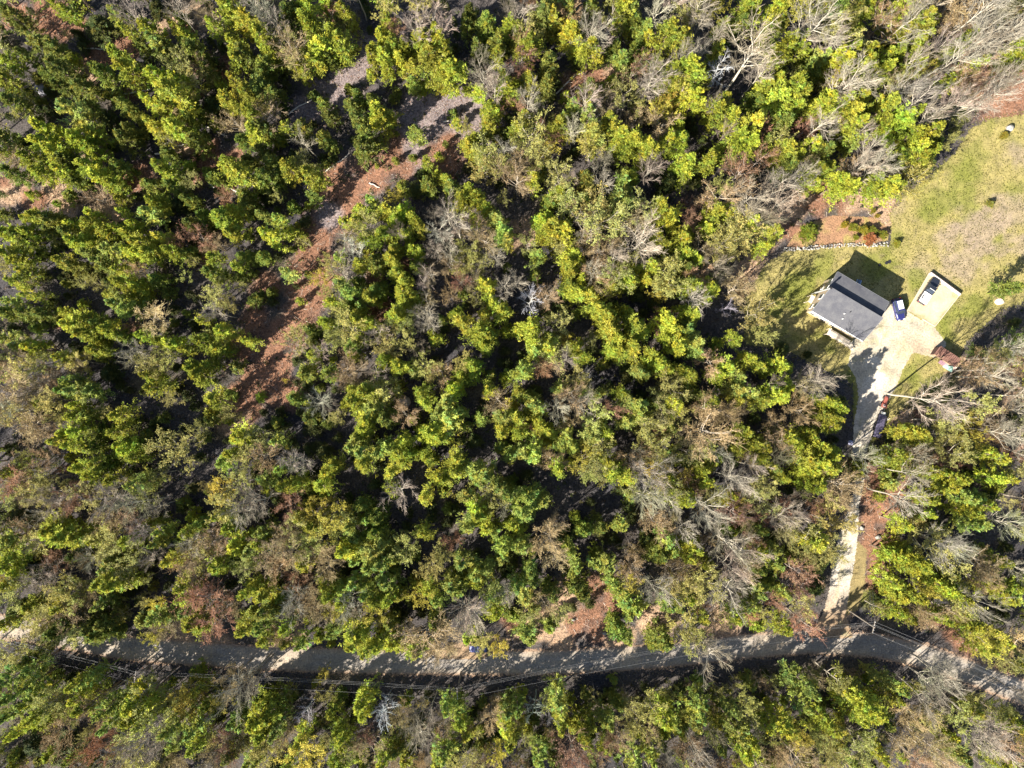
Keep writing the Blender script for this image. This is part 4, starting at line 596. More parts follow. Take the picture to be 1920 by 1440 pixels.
def vehicle(name, label, cat_, px, py, ang, L, Wd, kind, paint, bedmat=None):
    x, y = G(px, py, .9); root = link(name, None, loc=(x, y, .02), rz=ang); tag(root, label, cat_)
    h = Wd / 2; pm = plain(name + '_paint', paint, .35, .04, 2, .25, .5, .8)
    if kind == 'pickup':
        hoodz, beltz, roofz = 1.12, 1.18, 1.88; cab0, cab1 = -L * .02, L * .26       # x+ is the front
        mb = MB(); mb.loft([vring(-L / 2, .48, 1.0, h * .93, h * .9), vring(-L / 2 + .1, .40, beltz, h, h * .97), vring(-L * .05, .40, beltz, h, h * .97), vring(cab1, .40, beltz, h, h * .96), vring(L * .42, .42, hoodz, h * .98, h * .92), vring(L * .49, .46, hoodz - .12, h * .9, h * .82), vring(L / 2, .50, .85, h * .82, h * .74)])
        mb.build('body', pm, root, bevel=.03)
        prof = [(-L * .06, 0), (L * .015, 1), (L * .16, 1), (L * .26, 0)]
    else:
        hoodz, beltz, roofz = 1.0, 1.08, 1.70 if kind == 'suv' else 1.46
        mb = MB(); mb.loft([vring(-L / 2, .5, .95, h * .86, h * .82), vring(-L / 2 + .12, .34, beltz, h * .97, h * .93), vring(-L * .2, .28, beltz, h, h * .95), vring(L * .18, .28, beltz, h, h * .94), vring(L * .38, .32, hoodz, h * .97, h * .86), vring(L * .47, .36, hoodz - .16, h * .86, h * .74), vring(L / 2, .42, .75, h * .7, h * .6)])
        mb.build('body', pm, root, bevel=.03)
        prof = [(-L * .47, 0), (-L * .40, 1), (L * .06, 1), (L * .22, 0)]
    z0, z1 = beltz - .03, roofz; w0, w1 = h * .93, h * .74
    a, b_, c, d = [p[0] for p in prof]
    mb = MB(); mb.hexa([(a, -w0, z0), (d, -w0, z0), (d, w0, z0), (a, w0, z0), (b_, -w1, z1), (c, -w1, z1), (c, w1, z1), (b_, w1, z1)])
    gl = mb.build('windows', autoglass, root)
    mb = MB(); mb.hexa([(b_ - .04, -w1 - .03, z1 + .004), (c + .06, -w1 - .03, z1 + .004), (c + .06, w1 + .03, z1 + .004), (b_ - .04, w1 + .03, z1 + .004), (b_ + .08, -w1 + .08, z1 + .07), (c - .06, -w1 + .08, z1 + .07), (c - .06, w1 - .08, z1 + .07), (b_ + .08, w1 - .08, z1 + .07)])
    for s in (-1, 1):
        for (x0, x1) in ((a, b_), (d, c), ((a + d) / 2 - .05, (b_ + c) / 2 - .05)):
            mb.tube([(x0, s * (w0 + .01), z0), (x1, s * (w1 + .01), z1 + .01)], .045, 5)
    mb.build('roof', pm, root, bevel=.02)
    for s in (-1, 1):
        mb = MB(); mb.box(c + .25, s * (h + .12), beltz + .08, .12, .22, .16); mb.build('mirror', pm, root)
        mb = MB(); mb.box(L / 2 - .10, s * h * .56, .82, .14, .34, .18); mb.build('headlight', lampm, root)
        mb = MB(); mb.box(-L / 2 + .02, s * h * .76, .88, .10, .16, .30); mb.build('tail_light', redl, root)
        for xx in (-L * .30, L * .32): wheel(root, xx, s * (h - .12), .38 if kind != 'car' else .33)
    mb = MB(); mb.box(L / 2 - .02, 0, .48, .16, h * 1.5, .2); mb.build('bumper', darkm if kind != 'pickup' else chrome, root)
    mb = MB(); mb.box(-L / 2 - .02, 0, .52, .16, h * 1.7, .2); mb.build('bumper', darkm if kind != 'pickup' else chrome, root)
    mb = MB(); mb.hexa([(d + .02, -.03, beltz - .02), (L * .42, -.03, hoodz - .02), (L * .42, .03, hoodz - .02), (d + .02, .03, beltz - .02), (d + .02, -.03, beltz + .012), (L * .42, -.03, hoodz + .012), (L * .42, .03, hoodz + .012), (d + .02, .03, beltz + .012)]); mb.build('hood_crease', pm, root)
    return root, dict(h=h, beltz=beltz, roofz=roofz)
pk, g_ = vehicle('pickup_truck', 'black pickup truck with a white bed cover parked on the sandy pad', 'pickup truck', 1742, 546, math.atan2(37, 24), 5.9, 1.95, 'pickup', (.02, .022, .03))
mb = MB(); mb.box(-1.72, 0, g_['beltz'] + .05, 2.30, 1.76, .09); mb.build('bed_cover', white, pk, bevel=.02)
mb = MB(); mb.box(-1.9, .62, g_['beltz'] + .16, 1.2, .14, .12); mb.tube([(-2.5, .5, g_['beltz'] + .14), (-2.1, .78, g_['beltz'] + .2), (-1.4, .72, g_['beltz'] + .2)], .05); mb.build('ladder_rail', darkm, pk)
mb = MB(); mb.box(.18, 0, 1.99, .06, 1.3, .05); mb.build('light_bar', lampm, pk)
sv, g_ = vehicle('sport_utility_car', 'dark blue car with roof glare built as pale slats parked between house and sandy pad', 'car', 1686, 580, math.atan2(-36, 9), 4.6, 1.85, 'suv', (.022, .025, .12))
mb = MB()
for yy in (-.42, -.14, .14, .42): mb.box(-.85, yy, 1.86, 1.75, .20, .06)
mb.build('roof_glare', plain('pale_glare', (.72, .74, .76), .5, .08), sv)  # pale slats stand in for sun glare on the car roof
mb = MB()
for xx in (-1.4, -.3): mb.box(xx, 0, 1.80, .06, 1.45, .06)
mb.build('glare_crossbar', darkm, sv)  # added crossbars that carry the glare slats
cr, g_ = vehicle('parked_car', 'dark blue car half hidden under an olive tree at the road edge', 'car', 898, 1216, R_(181), 4.0, 1.7, 'car', (.02, .025, .11))
# flatbed trailer with a load, red tractor
x_, y_ = G(1649, 799, .8); ta = math.atan2(42, 12)
tl = link('flatbed_trailer', None, loc=(x_, y_, 0.02), rz=ta); tag(tl, 'long dark trailer under a wrinkled cover beside the shaded driveway', 'trailer')
purple = plain('dark_cover', (.085, .075, .12), .45, .35, 2.5)
mb = MB(); mb.box(0, 0, .66, 4.9, 1.75, .12); mb.box(0, .86, .85, 4.9, .06, .4); mb.box(0, -.86, .85, 4.9, .06, .4); mb.build('deck', darkm, tl)
rr = np.random.default_rng(5); nx, ny = 40, 16; xs = np.linspace(-2.4, 2.4, nx); ys = np.linspace(-.80, .80, ny); X, Y = np.meshgrid(xs, ys)
Z = 1.0 + .22 * (1 - (Y / .82) ** 2) + .16 * (fbm(X * 2 + 20, Y * 2 + 9, .9) - .5) + .10 * (vnoise(X * 3, Y * 3 + 50, .7) - .5)
I = np.arange(nx * ny).reshape(ny, nx); F = np.stack([I[:-1, :-1], I[:-1, 1:], I[1:, 1:], I[1:, :-1]], -1).reshape(-1, 4)
link('load_cover', raw_mesh('load_cover', np.dstack([X, Y, Z]).reshape(-1, 3), [F], purple, smooth=True), tl)
mb = MB(); mb.tube([(2.4, .5, .6), (3.5, 0, .55)], .05); mb.tube([(2.4, -.5, .6), (3.5, 0, .55)], .05); mb.cyl(3.3, 0, .05, .9, .05); mb.build('tongue', darkm, tl)
mb = MB(); mb.box(2.75, 0, .85, .55, .9, .35); mb.build('tool_box', plain('pale_box', (.7, .68, .6), .6), tl, bevel=.02)
for s in (-1, 1):
    for xx in (-.75, .1): wheel(tl, xx - .2, s * .98, .34, .2)
x_, y_ = G(1660, 754, .8)
tt = link('small_tractor', None, loc=(x_, y_, .02), rz=math.atan2(38, 14)); tag(tt, 'small faded red tractor at the top of the dark trailer', 'tractor')
redp = plain('faded_red', (.26, .075, .055), .6, .2, 4)
mb = MB(); mb.loft([vring(-.1, .5, .95, .32, .28, .06), vring(.9, .5, .92, .34, .28, .06), vring(1.2, .52, .8, .3, .22, .06)]); mb.build('hood', redp, tt)
mb = MB(); mb.box(-.6, 0, .55, 1.1, .95, .2); mb.box(-.8, .48, .88, .8, .26, .06); mb.box(-.8, -.48, .88, .8, .26, .06); mb.build('fender', redp, tt, bevel=.02)
mb = MB(); mb.box(-.75, 0, .85, .42, .45, .12); mb.box(-.95, 0, 1.05, .1, .45, .4); mb.build('seat', plain('seat_pad', (.6, .45, .4), .7), tt)
mb = MB(); mb.tube([(-.15, 0, .9), (-.32, 0, 1.2)], .03); k = 14
mb.tube([(-.32 + .07 * math.sin(i / k * 6.283), .2 * math.cos(i / k * 6.283), 1.2 + .06 * math.sin(i / k * 6.283)) for i in range(k + 1)], .02, 5); mb.build('steering_wheel', darkm, tt)
for s in (-1, 1): wheel(tt, -.75, s * .52, .42, .26); wheel(tt, .85, s * .46, .26, .18)

# ---------------- wood store, tarpaulin, boards ----------------
x_, y_ = G(1773, 669, 1.5)
ws = link('wood_store', None, loc=(x_, y_, 0), rz=R_(-33)); tag(ws, 'dark open wood store with a brown slatted roof by the forest edge', 'shed')
brn = plain('brown_plank', (.13, .065, .05), .8, .35, 6); brn2 = plain('dark_plank', (.06, .035, .03), .85, .3, 5)
mb = MB()
for x in (-2.2, 0, 2.2):
    mb.box(x, -.75, .95, .12, .12, 1.9); mb.box(x, .85, 1.15, .12, .12, 2.3)
mb.build('post', brn2, ws)
mb = MB()
for i in range(13): mb.hexa([(-2.5 + i * .39, -.95, 1.88), (-2.5 + i * .39 + .31, -.95, 1.88), (-2.5 + i * .39 + .31, 1.05, 2.32), (-2.5 + i * .39, 1.05, 2.32), (-2.5 + i * .39, -.95, 1.93), (-2.5 + i * .39 + .31, -.95, 1.93), (-2.5 + i * .39 + .31, 1.05, 2.37), (-2.5 + i * .39, 1.05, 2.37)])
mb.build('roof', brn, ws)
mb = MB(); mb.box(0, .93, 1.1, 4.6, .05, 2.1); mb.box(-2.28, .05, 1.0, .05, 1.6, 1.8); mb.box(2.28, .05, 1.0, .05, 1.6, 1.8); mb.build('wall', brn2, ws)
r = np.random.default_rng(11); mb = MB()
for i in range(11):
    for j in range(5): mb.tube([(-2 + i * .4 + r.normal(0, .03), -.6, .15 + j * .27), (-2 + i * .4, .75, .15 + j * .27)], .13, 7)
mb.build('firewood', plain('firewood', (.40, .28, .18), .85, .3, 6), ws)
x_, y_ = G(1778, 688); X, Y = np.meshgrid(np.linspace(-1.1, 1.1, 20), np.linspace(-.7, .7, 14)); Z = .10 + .2 * fbm(X * 3 + 3, Y * 3, .9) * (1 - (X / 1.2) ** 2)
I = np.arange(280).reshape(14, 20); F = np.stack([I[:-1, :-1], I[:-1, 1:], I[1:, 1:], I[1:, :-1]], -1).reshape(-1, 4)
o = link('tarpaulin', raw_mesh('tarpaulin', np.dstack([X, Y, Z]).reshape(-1, 3), [F], plain('teal_tarp', (.30, .47, .40), .5, .12, 3), smooth=True), None, (x_, y_, .02), R_(-33))
tag(o, 'pale teal tarpaulin spread on the ground before the wood store', 'tarpaulin')
for (px, py, a_, n_b, c_, w_) in ((1768, 681, -33, 4, (.30, .18, .22), 'purplish'), (1785, 686, -33, 3, (.62, .45, .38), 'pinkish')):
    x_, y_ = G(px, py); mb = MB()
    for i in range(n_b): mb.box(0, -.4 + i * .27, .12 + .01 * i, 2.0 - .2 * (i % 2), .2, .08)
    o = mb.build('board_stack', plain(w_ + '_board', c_, .8, .2), loc=(x_, y_, 0), rz=R_(a_)); tag(o, w_ + ' boards lying on the ground in front of the wood store', 'boards', 'boards by the wood store')

# ---------------- stones ----------------
def rock(name, px, py, sx, sy, sz, seed, mat, label, rz=0, group=None):
    x, y = G(px, py); r = np.random.default_rng(seed); nu, nv = 14, 9; V = []
    for j in range(nv + 1):
        t = j / nv * math.pi
        for i in range(nu):
            a = i / nu * 2 * math.pi; V.append((math.sin(t) * math.cos(a), math.sin(t) * math.sin(a), math.cos(t)))
    V = np.array(V); K = r.normal(size=(12, 3)); K /= np.linalg.norm(K, axis=1)[:, None]
    d = np.min(np.where(V @ K.T > .3, r.uniform(.72, 1, 12) / np.maximum(V @ K.T, .3), 9), axis=1); V *= np.minimum(d, 1.12)[:, None]
    V *= (sx, sy, sz); V[:, 2] += sz * .35; I = np.arange(nu * (nv + 1)).reshape(nv + 1, nu)
    F = np.stack([I[:-1], I[1:], np.roll(I[1:], -1, 1), np.roll(I[:-1], -1, 1)], -1).reshape(-1, 4)
    o = link(name, raw_mesh(name, V, [F], mat), None, (x, y, float(height(np.array([x]), np.array([y]))[0])), rz); tag(o, label, 'rock', group); return o
pale = plain('pale_stone', (.27, .255, .23), .9, .5, 1.6); pinkst = plain('pink_stone', (.42, .34, .32), .9, .2, 2); greyst = plain('grey_stone', (.30, .29, .32), .9, .2, 1.5)
rock('boulder', 755, 751, 2.1, 1.15, 1.0, 1, pinkst, 'large flat pinkish-grey boulder in a small gap among green pines', R_(-12))
rock('boulder', 84, 169, 1.5, 1.4, 1.5, 2, greyst, 'dark rounded boulder in the shade among firs and pines')
rock('boulder', 1615, 990, .50, .36, .4, 3, pale, 'white boulder on the driveway verge, nearer the gravel', R_(-40), 'white stones along the driveway')
rock('boulder', 1645, 1007, .62, .42, .45, 4, pale, 'white boulder in the reddish leaf litter, further from the driveway', R_(-10), 'white stones along the driveway')
rock('boulder', 1891, 241, .75, .70, .7, 5, pale, 'round white boulder at the lawn corner beside bare birch trunks')
rock('boulder', 1133, 1187, .6, .4, .4, 6, pale, 'small pale boulder in the leafy clearing just above the road')
rock('boulder', 1074, 1161, .45, .3, .35, 7, pale, 'small white boulder in brown leaves by a dark hollow')
rock('boulder', 1874, 566, 1.0, .72, .35, 8, plain('tan_stone', (.68, .52, .38), .9, .15), 'flat tan boulder in the lawn beside a dark evergreen shrub', R_(8))
rock('boulder', 1594, 830, .5, .55, .5, 9, plain('bluish_stone', (.3, .3, .42), .8), 'bluish-grey boulder at the shaded edge of the driveway')
def stones():
    r = np.random.default_rng(31); line = [(1471, 467), (1490, 467), (1520, 465), (1545, 463), (1570, 461), (1595, 459), (1625, 460), (1650, 459), (1668, 457)]
    P = W2(line); root = link('stone_wall', None, loc=(*P.mean(0), 0)); tag(root, 'low curved wall of pale stones along the edge of the planting bed', 'stone wall')
    mb = MB(); s = 0.0
    seg = np.hypot(*np.diff(P, axis=0).T); cum = np.r_[0, np.cumsum(seg)]
    while s < cum[-1]:
        for q in range(2):
            c = np.array([np.interp(s, cum, P[:, k]) for k in (0, 1)]) - P.mean(0) + r.normal(0, .10, 2) + (0, (q - .5) * .42)
            sx, sy, sz = r.uniform(.13, .36), r.uniform(.10, .24), r.uniform(.08, .26)
            a = r.uniform(0, 3.14); ring = lambda z, k_: [(c[0] + k_ * (sx * math.cos(t) * math.cos(a) - sy * math.sin(t) * math.sin(a)), c[1] + k_ * (sx * math.cos(t) * math.sin(a) + sy * math.sin(t) * math.cos(a)), z) for t in np.linspace(0, 6.283, 7)[:-1] + .3]
            mb.loft([ring(0, .9), ring(sz * .8, 1), ring(sz * 1.5, .6)])
        s += r.uniform(.38, .75) if r.random() > .07 else .9
    mb.build('stones', pale, root)
stones()

# ---------------- power line ----------------
polem = plain('pole_wood', (.20, .17, .14), .85, .2, 4); wirem = plain('wire', (.22, .22, .22), .4, .05, 3, .3)
TOPS = [(-260, 1150), (252, 1270), (857, 1301), (1330, 1212), (1640, 1177), (2150, 1395)]; PH = 10.5
PT = [np.array((*G(x, y, PH), PH)) for x, y in TOPS]
PL = ['', 'utility pole beside the dark stretch of road in the lower part, first along the wires', 'utility pole where the wires bend beside a leaning grey snag', 'utility pole hidden among trees above the middle of the road', 'utility pole at the mouth of the driveway with three crossing wires', '']
for i, p in enumerate(PT):
    if not PL[i]: continue
    d = PT[min(i + 1, len(PT) - 1)] - PT[i - 1]; a = math.atan2(d[1], d[0])
    rt = link('utility_pole', None, loc=(p[0], p[1], 0), rz=a); tag(rt, PL[i], 'utility pole', 'utility poles along the road')
    mb = MB(); mb.cyl(0, 0, -.3, PH, .16, .11, 10); mb.build('pole', polem, rt)
    mb = MB(); mb.box(0, 0, PH - .35, .12, 2.3, .12); mb.build('crossarm', polem, rt)
    for yy in (-1.05, -.5, .5, 1.05):
        mb = MB(); mb.cyl(0, yy, PH - .29, PH - .08, .05, .04, 8); mb.build('insulator', lampm, rt)
mb = MB(); C0 = np.array((0, 0, 0))
for a_, b_ in zip(PT[:-1], PT[1:]):
    d = b_ - a_; n = np.array((-d[1], d[0], 0)) / np.hypot(d[0], d[1])
    for off, dz in ((-1.05, -.06), (.5, -.06), (1.05, -.06), (.12, -1.6)):
        t = np.linspace(0, 1, 13)[:, None]; mb.tube(a_ + d * t + n * off + np.array((0, 0, 1)) * (dz - 4 * .7 * t * (1 - t)), .014, 3)
q = np.array((*G(1634, 1110, 8), 8))
for o_ in (-.3, .3): mb.tube([PT[4] + (o_, 0, -.2), (PT[4] + q) / 2 + (o_, 0, -.5), q + (o_, 0, 0)], .014, 3)
mb.tube([PT[4] + (0, 0, -1.2), np.array((*G(1606, 1128), 0))], .02, 3)
tag(mb.build('power_line', wirem), 'thin pale overhead wires running along the shaded dirt road', 'wires')

# ---------------- fallen trunks ----------------
LOGS = [(158, 92, 210, 93, 'short pale', 'beside a dark fir, lying level'), (220, 152, 280, 158, 'straight white', 'upper of two crossing in the top corner clearing'), (218, 181, 308, 163, 'long white', 'lower of two crossing in the top corner clearing'),
        (370, 230, 426, 256, 'slanting pale', 'beside a grey branch pile'), (305, 272, 352, 257, 'pale', 'above a purple shaded hollow'), (292, 290, 352, 268, 'thin pale', 'below the one over the purple hollow'), (130, 327, 152, 329, 'short', 'in the tan litter'),
        (1042, 178, 1100, 124, 'long brown', 'across the reddish opening among firs'), (1212, 100, 1224, 106, 'short dark', 'by the pale stony patch'), (540, 217, 600, 180, 'thin grey', 'in the purple-grey slash'), (610, 322, 655, 290, 'weathered grey', 'at the shaded edge of the slash'),
        (693, 343, 712, 352, 'short pale', 'in the reddish clearing'), (832, 228, 848, 227, 'short white', 'in the grey clearing'), (425, 355, 470, 362, 'thin white', 'in the shaded clearing edge'), (395, 345, 408, 358, 'short white', 'beside two small firs'), (1545, 178, 1500, 200, 'thin pale', 'under bare birches'), (1885, 120, 1920, 92, 'thin pale', 'near the forest corner'), (1618, 820, 1668, 785, 'mossy', 'beside the dark trailer')]
logm = plain('bleached_wood', (.62, .56, .48), .8, .2, 4)
for i, (ax, ay, bx, by, s1, s2) in enumerate(LOGS):
    p, q = np.array(G(ax, ay)), np.array(G(bx, by)); L = np.hypot(*(q - p)); r = np.random.default_rng(50 + i)
    t = np.linspace(-.5, .5, 6); pts = np.stack([t * L, r.normal(0, .04 * math.sqrt(L), 6), .22 + r.normal(0, .02, 6)], 1)
    mb = MB(); mb.tube(pts, np.linspace(.16, .07, 6), 7)
    for k in range(int(L * 1.2)):
        x0 = r.uniform(-.4, .5) * L; a = r.uniform(-1, 1); mb.tube([(x0, 0, .25), (x0 + .7 * r.uniform(.3, 1), a * .8, .35 + r.uniform(0, .5))], [.04, .015], 4)
    c = (p + q) / 2; z = float(height(np.array([c[0]]), np.array([c[1]]))[0])
    o = mb.build('fallen_log', logm, loc=(*c, max(z, 0)), rz=math.atan2(q[1] - p[1], q[0] - p[0])); tag(o, f'{s1} fallen trunk {s2}', 'log', 'fallen trunks in the clearings')
# ---------------- trees ----------------
NUM = {}
_t = 'zero one two three four five six seven eight nine ten eleven twelve thirteen fourteen fifteen sixteen seventeen eighteen nineteen'.split()
_d = ' - twenty thirty forty fifty sixty seventy eighty ninety'.split(' ')[2:]
def word(n):
    n = int(n)
    if n < 20: return _t[n]
    return 'a hundred' if n >= 100 else ('twenty thirty forty fifty sixty seventy eighty ninety'.split()[n // 10 - 2] + ('-' + _t[n % 10] if n % 10 else ''))
def near(px, py):
    def d(x, y): return math.hypot(px - x, py - y)
    if d(1590, 575) < 110: return 'beside the house'
    if d(1650, 790) < 45: return 'beside the trailer'
    if 1540 < px < 1660 and 840 < py < 1150: return 'beside the lower driveway'
    X, Y = G(px, py); X, Y = np.array([X]), np.array([Y]); s = float(sdf_line(X, Y, ROADL, 2.65)[0])
    if s > -5: return 'overhanging the road' if s > 0 else 'at the road edge'
    if float(sdf_poly(X, Y, BED)[0]) > -1.5: return 'in the planting bed'
    if float(sdf_poly(X, Y, LAWN)[0]) > -4: return 'at the lawn edge'
    if float(sdf_poly(X, Y, DRIVE)[0]) > -4: return 'by the driveway'
    for bx, by, r, k in BL:
        if k in 'rqt' and r > 25 and d(bx, by) < r: return 'by the reddish clearing' if k == 'r' else ('in the grey clearing' if k == 'q' else 'in the leafy opening')
    return ''
LOOK = dict(P=['bushy yellow-green', 'ragged yellow-green', 'full lime-green'], N=['feathery pale-green', 'star-shaped pale-green', 'open pale-green'], G=['dense deep-green', 'compact dark-green', 'rounded deep-green'], W=['shade-darkened green'] * 3,
            B=['bare grey', 'leafless pale-grey', 'wispy grey'], K=['thin tan', 'twiggy brown', 'sparse tan'], R=['reddish-brown', 'rusty', 'pinkish-brown'], O=['soft olive', 'hazy olive', 'wispy olive-tan'], Y=['golden-yellow', 'yellow', 'yellow-tinged'], D=['dead white', 'dead pale-grey', 'bleached dead'])
FAM = dict(P=('hemlock_tree', 'evergreen'), N=('pine_tree', 'pine'), G=('fir_tree', 'fir'), W=('fir_tree', 'fir'), B=('bare_tree', 'bare tree'), D=('dead_tree', 'dead tree'), K=('maple_tree', 'tree'), R=('maple_tree', 'tree'), O=('budding_tree', 'budding tree'), Y=('budding_tree', 'budding tree'))
GRP = dict(hemlock_tree='yellow-green evergreens of the wood', pine_tree='pale feathery pines of the wood', fir_tree='dark dense firs of the wood', bare_tree='leafless grey trees of the wood', dead_tree='dead bleached trees', maple_tree='tan and rust coloured trees of the wood', budding_tree='olive and yellow budding trees')
items = []; ox = oy = 0
for tok in TREES.split():
    if tok[0] == '@': ox = float(tok[1:]); nxt = True; continue
    if nxt and ',' not in tok: oy = float(tok); nxt = False; continue
    a, b_, rk_ = tok.split(','); r_, k = float(rk_[:-1]), rk_[-1]
    items.append((ox + float(a) * 2.5, oy + float(b_) * 2.5, r_ * 2.5, k))
rng = np.random.default_rng(77); fams = {}
for px, py, rp, k in items:
    fams.setdefault(FAM[k][0], []).append((px, py, rp, k))
jobs = []; mass = []; seen = set()
for fam, lst in fams.items():
    lst.sort(key=lambda t: -t[2]); jobs += lst[:300]; mass += lst[300:]
# low young trees where the canopy opens
A_ = np.array([(a, b, c) for a, b, c, d in items])
for gx in np.arange(5, 1920, 17):
    for gy in np.arange(5, 1440, 17):
        x, y = gx + rng.uniform(-7, 7), gy + rng.uniform(-7, 7)
        if (np.hypot(A_[:, 0] - x, A_[:, 1] - y) - A_[:, 2] * .95).min() < 3: continue
        X, Y = G(x, y)
        if float(flat(np.array([X]), np.array([Y]))[0]) > -2.0: continue
        if any(math.hypot(x - a, y - b) < c * .9 for a, b, c, kk in BL if kk in 'rqt') and rng.random() < .96: continue
        if rng.random() < (.72 if y < 1240 else .35): continue
        mass.append((x, y, rng.uniform(7, 12.5), rng.choice(list('WWWWWGO' if y < 1240 else 'WWWGPOK'))))
def place(px, py, rp, k):
    rm = rp / PPM
    if k in 'PNG':
        small = rp < 13; q = 's' if small else k
        H = (1.4 + 2.2 * rm) if small else min(17, (3.6 + (3.9 if k != 'G' else 3.1) * rm) * rng.uniform(.88, 1.15)); zc = .62 * H
    elif k == 'W': q = 'G'; H = 2 + 1.6 * rm; zc = .6 * H
    elif k == 'B': q = 'B'; H = min(18.5, (7 + 3.0 * rm) * rng.uniform(.9, 1.15)); zc = .74 * H
    elif k == 'D': q = 'D'; H = 6 + 2.2 * rm; zc = .65 * H
    else: q = 'O' if k in 'OY' else 'K'; H = min(14, (3.6 + 2.9 * rm) * rng.uniform(.88, 1.12)); zc = .66 * H
    if k not in 'W' and rp > 12: H *= (1.42 if px < 330 else 1.25 if px < 1700 else 1.0) if py > 1235 else 1.12
    zc = H * (.62 if k in 'PNG' else .74 if k == 'B' else .65)
    i = int(rng.integers(len(PROTO[q]))); p = PROTO[q][i]
    f = (1.14 if k not in 'BD' else 1.0) - (.13 if px < 950 and py < 720 else 0)
    if px < 950 and py < 720: H *= .9
    nb = min([math.hypot(px - a, py - b) / c for a, b, c, kk in BL if kk in 'rqt' and c > 28] or [9])
    if nb < 1.05 and px < 950 and py < 900: f *= .88; H *= .85
    x, y = G(px, py, zc)
    sx = rm * f / p['R']; sz = H / p['H']
    z = float(height(np.array([x]), np.array([y]))[0]) - .05
    c = np.array(CC[k]) * np.exp(rng.normal(0, .16)) * np.exp(rng.normal(0, .045, 3)); bk = np.array(BK[k]) * rng.uniform(.8, 1.2)
    return q, i, (x, y, z), (sx * rng.uniform(.92, 1.08), sx * rng.uniform(.92, 1.08), sz), rng.uniform(0, 6.28), c, bk
labels = {}
for px, py, rp, k in jobs:
    q, i, loc, sc, rz, c, bk = place(px, py, rp, k); name, cat_ = FAM[k]; cnt = {'n': 0}
    look = LOOK[k][(int(px) * 7 + int(py)) % 3]; look = look; size = 'small ' if rp < 14 else ('large ' if rp > 24 else ''); nr = near(px, py)
    ax, ay = round(min(99, max(1, px / 19.2))), round(min(99, max(1, py / 14.4)))
    lab = f"{size}{look} {cat_} {nr + ', ' if nr else ''}{word(ax)} percent across, {word(ay)} percent down the photo".replace('  ', ' ')
    while lab in seen: ay += 1; lab = re.sub(r'across, .* percent', f'across, {word(min(ay, 99))} percent', lab); cnt['n'] += 1
    if len(lab.replace('-', ' - ').split()) > 0 and len(lab.split()) > 16: lab = lab.replace(' of the photo', '').replace(' percent across', ' across').replace(' percent down the photo', ' down, in hundredths')
    seen.add(lab)
    if rp <= 16:
        o = link(name, proto_mesh(q, i, 'both'), None, loc, rz); o.scale = sc; o.color = (*c, 1)
    else:
        o = link(name, None, None, loc, rz); o.scale = sc
        t = link('trunk', proto_mesh(q, i, 'trunk'), o); t.color = (*bk, 1); cr_ = link('crown', proto_mesh(q, i, 'crown'), o); cr_.color = (*c, 1)
    tag(o, lab, cat_, GRP[name])
def merged(name, lst, lite=1.0):
    Vs, Fs, Cs, Ms = [], [], [], []; off = 0
    for px, py, rp, k in lst:
        q, i, loc, sc, rz, c, bk = place(px, py, rp, k); p = PROTO[q][i]
        for w, col, m in (('trunk', bk, 1), ('crown', c, 0)):
            V, F, C = p[w]
            if lite < 1 and w == 'crown':
                nq = len(F); keep = rng.random(nq) < lite; F = F[keep]; used = F.ravel(); V = V[used]; C = C[used]
                F = np.arange(len(used)).reshape(-1, 4)
            ca, sa = math.cos(rz), math.sin(rz); S = V * sc
            Vs.append(np.stack([S[:, 0] * ca - S[:, 1] * sa + loc[0], S[:, 0] * sa + S[:, 1] * ca + loc[1], S[:, 2] + loc[2]], 1).astype(np.float32))
            Fs.append(F + off); off += len(V); Cs.append((C * col).astype(np.float32)); Ms.append(np.full(len(F), m))
    me = raw_mesh(name, np.concatenate(Vs), [np.concatenate(Fs)], [M_LEAF, M_BARK], np.concatenate(Cs), mats=np.concatenate(Ms))
    return link(name, me)
o = merged('small_trees', mass, .6); tag(o, 'the many smaller evergreens and saplings filling the wood between the larger trees', 'evergreens', kind='stuff')
# the wood goes on beyond the frame (casts shade into it)
out = []
while len(out) < 260:
    x, y = rng.uniform(-210, 2130), rng.uniform(-190, 1640)
    if -14 < x < 1934 and -14 < y < 1454: continue
    X, Y = G(x, y)
    if float(flat(np.array([X]), np.array([Y]))[0]) > -1.5: continue
    if any(math.hypot(x - a[0], y - a[1]) < 26 for a in out): continue
    out.append((x, y, rng.uniform(17, 26), rng.choice(list('PPNGOKB'))))
o = merged('woods_beyond', out, .3); tag(o, 'the wood continuing past the edges of the view', 'woods', kind='stuff')

# ---------------- undergrowth, sticks, lawn tufts ----------------
r = np.random.default_rng(404)
def scatter(n, x0, x1, y0, y1): return r.uniform(x0, x1, n), r.uniform(y0, y1, n)
X, Y = scatter(5200, -118, 118, -92, 92); s = flat(X, Y); k = (s < -1.0)
bx = np.zeros(len(X), bool)
for px, py, rr_, kk in BL:
    if kk in 'rqt': cx, cy = G(px, py); bx |= np.hypot(X - cx, Y - cy) < rr_ / PPM
k &= (~bx) | (r.random(len(X)) < .7); X, Y = X[k], Y[k]; Z = height(X, Y); n = len(X)
m = 16; rad = r.uniform(.25, .75, n); hh = r.uniform(.2, 1.1, n)
C = np.stack([X, Y, Z], 1)[:, None] + r.normal(size=(n, m, 3)) * (np.stack([rad, rad, hh * .3], 1))[:, None] * .6; C[..., 2] = np.maximum(C[..., 2] + hh[:, None] * .5, Z[:, None] + .05)
V, F = quads(C.reshape(-1, 3), .2, r, .4, 1.6)
pal = np.array([(.05, .07, .02), (.09, .11, .03), (.13, .115, .045), (.10, .07, .05), (.06, .08, .035)])[r.integers(0, 5, n)] * r.uniform(.7, 1.3, n)[:, None]
